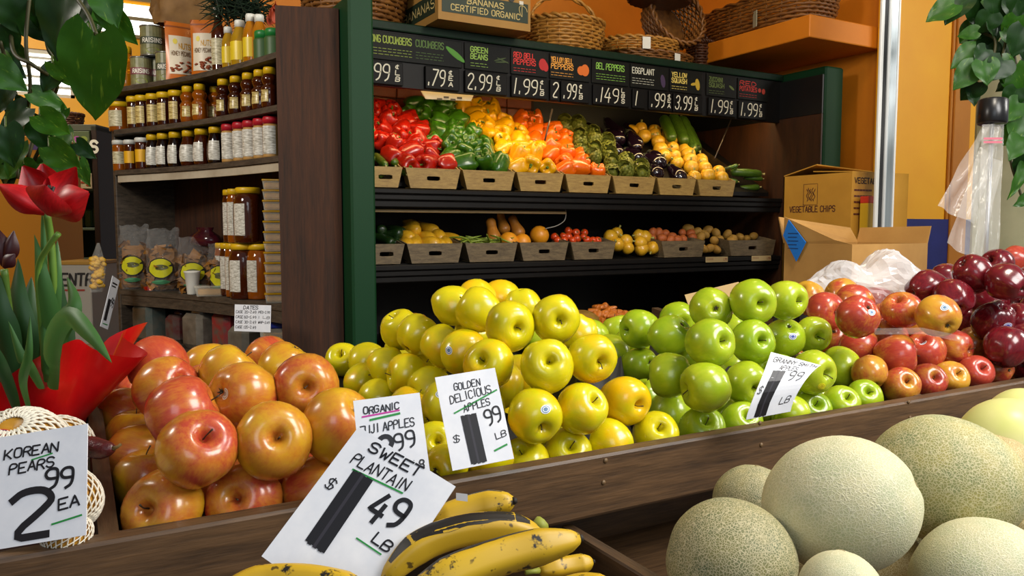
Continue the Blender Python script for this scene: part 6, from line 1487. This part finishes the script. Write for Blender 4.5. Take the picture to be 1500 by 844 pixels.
# pot, soil and ruffled foil
pc = at(26, 600, 1.14); pz = .955
MB().lathe([(0,0),(.066,0),(.078,.10),(.085,.102),(.085,.115),(.078,.115),(.072,.105),(0,.105)], 28).build('pot', plain('6a2a1a', .7), tp, True, T(pc.x, pc.y, pz))
MB().lathe([(.074,.104),(.04,.108),(0,.109)], 20).build('soil', plain('1c120a', .9), tp, True, T(pc.x, pc.y, pz))
foil = NT('red_foil'); foil.p(Roughness=.28, Metallic=.15, Specular_IOR_Level=.7).col('c81014'); foil.bump(foil.noise(foil.coord((1, 1, .5)), 16, 2, .4), .35, .03)
def ff(u, t):
    a = u*2*math.pi; pl = math.sin(a*9+.6*math.sin(3*a)); fl = max(0, t-.55)/.45
    r = .074+.030*t + fl*(.042+.018*pl) + .004*pl*t; rightw = max(0, math.cos(a-math.atan2(RT.y, RT.x)))
    r += fl*.018*rightw**2; z = t*.125 + fl*(.030+.022*math.sin(a*5+1)) + fl*.03*rightw
    return (r*math.cos(a), r*math.sin(a), z)
MB().grid(ff, 110, 18, True).build('foil_wrap', foil.mat, tp, True, T(pc.x, pc.y, pz-.004))
tp.location = (0, 0, 0)

# ------------------------------------------------------------------ produce bag roll by the pillar
def sheet(name, quad, mat, parent, nu=14, nv=18, amp=.006, seed=0, th=0):
    A, B, C_, D = quad                      # top-left, top-right, bottom-right, bottom-left
    def f(u, v):
        p = A.lerp(B, u).lerp(D.lerp(C_, u), v); return p + FW*(amp*math.sin(u*9+seed+v*2)+amp*1.4*nz((u*3, v*3, seed)))
    return MB().grid(f, nu, nv).build(name, mat, parent, True)
br = thing('bag_roll_stand', 'black-capped rod holding a roll of clear produce bags', 'bag roll'); d = 2.3
ct, cbm = at(1455, 146, d), at(1453, 182, d)
MB().tube([ct, ct+(cbm-ct)*.06, ct+(cbm-ct)*.94, cbm], [.036, .040, .040, .037], 24).build('black_cap', plain('141416', .3), br, True)
MB().tube([cbm, Vector((cbm.x, cbm.y, .9))], .006, 8).build('rod', plain('8a8c90', .3, Metallic=.8), br, True)
hangf = film('hanging_bag_film', 'ecebe6', .24, .12, 6)
Q = lambda *pp: [at(x, y, dd) for x, y, dd in pp]
sheet('bag_sheet', Q((1440,182,2.28),(1470,182,2.28),(1461,378,2.26),(1432,384,2.26)), hangf, br, 10, 22, .005, 1)
sheet('bag_sheet', Q((1440,186,2.30),(1462,186,2.30),(1428,330,2.27),(1371,302,2.25)), hangf, br, 12, 18, .012, 2)
sheet('bag_sheet', Q((1436,215,2.31),(1466,240,2.31),(1440,386,2.27),(1384,356,2.25)), hangf, br, 12, 18, .012, 3)
m = MB(); 
for k in range(2): line(m, 0, -.010*k, .05, -.010*k, .006, 0)
m.build('red_print', plain('c8687a', .5), br, M=frame(at(1442,203,2.262), RT, Vector((0, 0, 1))))
# crumpled clear bag behind the red-and-yellow apples
c_ = at(1268, 428, 2.0)
cr = NT('crumpled_bag_film'); cr.col('f2f4f8').p(Roughness=.10); cr.p(Specular_IOR_Level=1.0)
trn = cr.n('ShaderNodeBsdfTransparent'); mxs = cr.n('ShaderNodeMixShader'); mxs.inputs[0].default_value = .42; cr.l(trn.outputs[0], mxs.inputs[1]); cr.l(cr.b.outputs[0], mxs.inputs[2]); cr.l(mxs.outputs[0], cr.out.inputs['Surface'])
def cf(u, v):
    a = u*2*math.pi; t = v*math.pi; x, y, z = math.sin(t)*math.cos(a), math.sin(t)*math.sin(a), math.cos(t)
    k = 1+.16*nz((x*1.6, y*1.6, z*1.6), 1, 3)+.10*abs(nz((x*4, y*4, z*4), 1, 8))+.05*nz((x*9, y*9, z*9), 1, 2)
    hx = x*k; hump = .62+.42*math.exp(-((hx-.42)/.38)**2)+.12*math.exp(-((hx+.45)/.3)**2)-.20*math.exp(-((hx+.08)/.16)**2)
    return (hx*.148, y*k*.07, (z*k*hump+.1)*.105)
o = MB().grid(cf, 46, 26, True).build('crumpled_bag', cr.mat, None, False, T(c_) @ RZ(math.atan2(RT.y, RT.x))); tag(o, 'crumpled clear plastic bag behind the red-and-yellow apples', 'plastic bag')
# clear strip across the red-and-yellow apples
q = [at(1281,481,1.50), at(1350,480,1.49), at(1420,494,1.47)]
m = MB().grid(lambda u, v: (q[0].lerp(q[1], u*2) if u < .5 else q[1].lerp(q[2], u*2-1)) - UP*.012*v - FW*.004*math.sin(u*6), 16, 3); o = m.build('clear_strip', film('strip_film', 'f0e4dc', .16, .1), None, True); tag(o, 'clear plastic strip lying across the red-and-yellow apples', 'plastic strip')
# green liner edge behind the yellow apples
o = MB().grid(lambda u, v: at(490+62*u, 526+6*math.sin(u*14)*.3+4*u, 1.78)+UP*.018*(v-.5)+FW*(.01*math.sin(u*25)+.02*v), 30, 3).build('green_liner', plain('1c6a48', .4), None, True); tag(o, 'teal green frilled liner edge behind the yellow apples', 'liner')

# ------------------------------------------------------------------ far end of the shop, seen past the shelf unit
def facing(x, y, d): return frame(at(x, y, d), RT, Vector((0, 0, 1)))
k5 = 5.4/FPX
fr_ = thing('display_fridge', 'distant green display fridge with a printed fresh sign', 'fridge', facing(52, 470, 5.4))
def fb(name, x0, y0, x1, y1, z0, z1, mat): return MB().bbox((x0*k5, y0*k5, -z1), (x1*k5, y1*k5, -z0), .004).xf(Matrix(((1,0,0,0),(0,0,1,0),(0,1,0,0),(0,0,0,1))) if False else Matrix.Identity(4)).build(name, mat, fr_)
def fbox(name, x0, y0, x1, y1, dep0, dep1, mat): return MB().bbox((x0*k5, dep0, y0*k5), (x1*k5, dep1, y1*k5), .003).build(name, mat, fr_)
fr_.matrix_local = Matrix.Translation(at(52, 470, 5.4)) @ RZ(math.atan2(RT.y, RT.x))
gz = plain('2c4a34', .5)
fbox('back_panel', 0, 0, 96, 275, .5, .52, gz); fbox('side_post', 92, -60, 100, 282, 0, .5, plain('2a1a10', .5)); fbox('side_post', -4, -60, 0, 282, 0, .5, plain('2a1a10', .5))
fbox('top_panel', -4, 275, 100, 284, 0, .52, plain('4a4c3c', .5))
sg = fbox('sign_panel', 40, 236, 92, 274, -.02, 0, plain('4c5838', .5))
m = MB(); write(m, 'FRESH S', 26*k5, 244*k5, 16*k5, 9*k5, 4*k5, 0, 0); m.build('lettering', plain('e0dcc8', .5), sg, M=frame((0,-.022,0), (1,0,0), (0,0,1)))
for k, (x, c1_) in enumerate(((50,'a83a4c'),(62,'8a3a7c'),(74,'9a4a8c'),(84,'7c8a3c'))): MB().prism([((x+6*math.cos(t*.6))*k5, (262+5*math.sin(t*.6))*k5) for t in range(10)], 0, .001).build('fruit_print', plain(c1_, .5), sg, M=frame((0,-.021,0), (1,0,0), (0,0,1)))
for y in (190, 132, 88): fbox('shelf', 0, y, 92, y+4, 0, .5, plain('5a6a54', .5))
fbox('tag_strip', 40, 192, 92, 214, -.012, -.002, plain('c8b890', .5))
for k in range(6):
    m = MB(); m.box((0, -.001, 0), (.03, .001, .012)); m.build('red_mark', plain('b04a2c', .5), fr_, M=T((44+8*k)*k5, -.014, (200-4*(k % 2))*k5))
for k in range(7): MB().bbox((0,0,0),(.055,.08,.11+.02*(k % 3)), .01).build('packet', plain(['3c5a2c','2c4a30','4c6a3c','1e3a26'][k % 4], .5), fr_, M=T((4+12.5*k)*k5, .2, 136*k5))
MB().bbox((0,0,-1.6),(96*k5,.5,0), .01).build('base_panel', plain('3a3a30', .6), fr_)
basket('wicker_basket', 'small dark basket far away on the display fridge', T(at(100, 187, 5.55)), .08, .07, .09, 1.2, 6, 12, 2, M_['wickerd'])
# white printed carton and other goods on the floor end
M4 = Matrix.Translation(at(80, 480, 4.3)) @ RZ(math.atan2(RT.y, RT.x)); k4 = 4.3/FPX
o = thing('white_carton', 'white carton with dark print behind the tulip leaves', 'box', M4)
MB().bbox((0,0,-.9),(56*k4,.3,92*k4), .004).build('carton_body', plain('b8b4a8', .6), o); MB().bbox((-.01,-.005,92*k4),(57*k4,.3,97*k4), .003).build('lid', plain('b88c3c', .5), o)
m = MB(); write(m, 'CENTR', 0*k4, 62*k4, 17*k4, 9*k4, 3.2*k4, 0, .1); m.build('lettering', plain('2c2c2c', .6), o, M=frame((0,-.003,0), (1,0,0), (0,0,1)))
m = MB(); line(m, 8*k4, 55*k4, 46*k4, 55*k4, 2.5*k4, 0); m.build('red_line', plain('a83a2c', .6), o, M=frame((0,-.003,0), (1,0,0), (0,0,1)))
M4 = Matrix.Translation(at(-30, 262, 4.6)) @ RZ(math.atan2(RT.y, RT.x)); k4 = 4.6/FPX
o = thing('yellow_carton', 'yellow carton with a violet stripe behind the vine', 'box', M4)
MB().bbox((0,0,-1.5),(94*k4,.4,62*k4), .004).build('carton_body', plain('c8841c', .6), o); MB().box((0,-.003,42*k4),(94*k4,0,50*k4)).build('stripe', plain('5a4a7c', .6), o)
# bag of chips hanging on the side of the shelf unit
hb = thing('hanging_chip_bag', 'narrow clear bag of yellow chips hanging at the shelf side', 'bag', Matrix.Translation(at(144, 356, 3.2)) @ RZ(math.atan2(RT.y, RT.x))); k3 = 3.2/FPX
def hbag(sgn, g): return lambda u, v: ((u-.5)*(4+20*min(1, v*2.2))*k3*g*(1-.25*max(0, v-.75)*4) - 6*k3*v, sgn*.03*math.sin(math.pi*u)**.6*min(1, v*3)*g, -v*72*k3*g)
m = MB().grid(hbag(-1, 1), 10, 16); m.grid(hbag(1, 1), 10, 16); m.build('film', film('thin_cellophane', 'f0f0e8', .1, .08, 50), hb, True)
m = MB()
for k in range(34): c_ = Vector((random.uniform(-9, 3)*k3, random.uniform(-.016, .016), -random.uniform(22, 64)*k3)); m.tube([c_+Vector((-.013, 0, .004)), c_, c_+Vector((.013, .002, -.003))], [.007,.014,.006], 5)
m.build('chips', plain('c89a1c', .6), hb, True)['kind'] = 'stuff'
hbi = hb.matrix_local.inverted(); MB().tube([hbi @ at(144, 357, 3.2), hbi @ (SM @ Vector((-.125, .09, 1.27)))], .002, 5).build('hanging_cord', plain('8a8678', .6), hb, True)
# price card seen almost edge-on at the left end of the shelf
card('narrow white price card tilted at the left end of the shelf unit', (147,478,2.86), (158,483,2.95), (165,404,2.9), [('l',.2,.12,.8,.11,.03,M_['ink']),('l',.2,.18,.7,.17,.025,M_['ink']),('block',.2,.45,.5,.85,.0),('t','99',.55,.40,.9,.16,.03),('l',.2,.93,.8,.92,.02,green)])
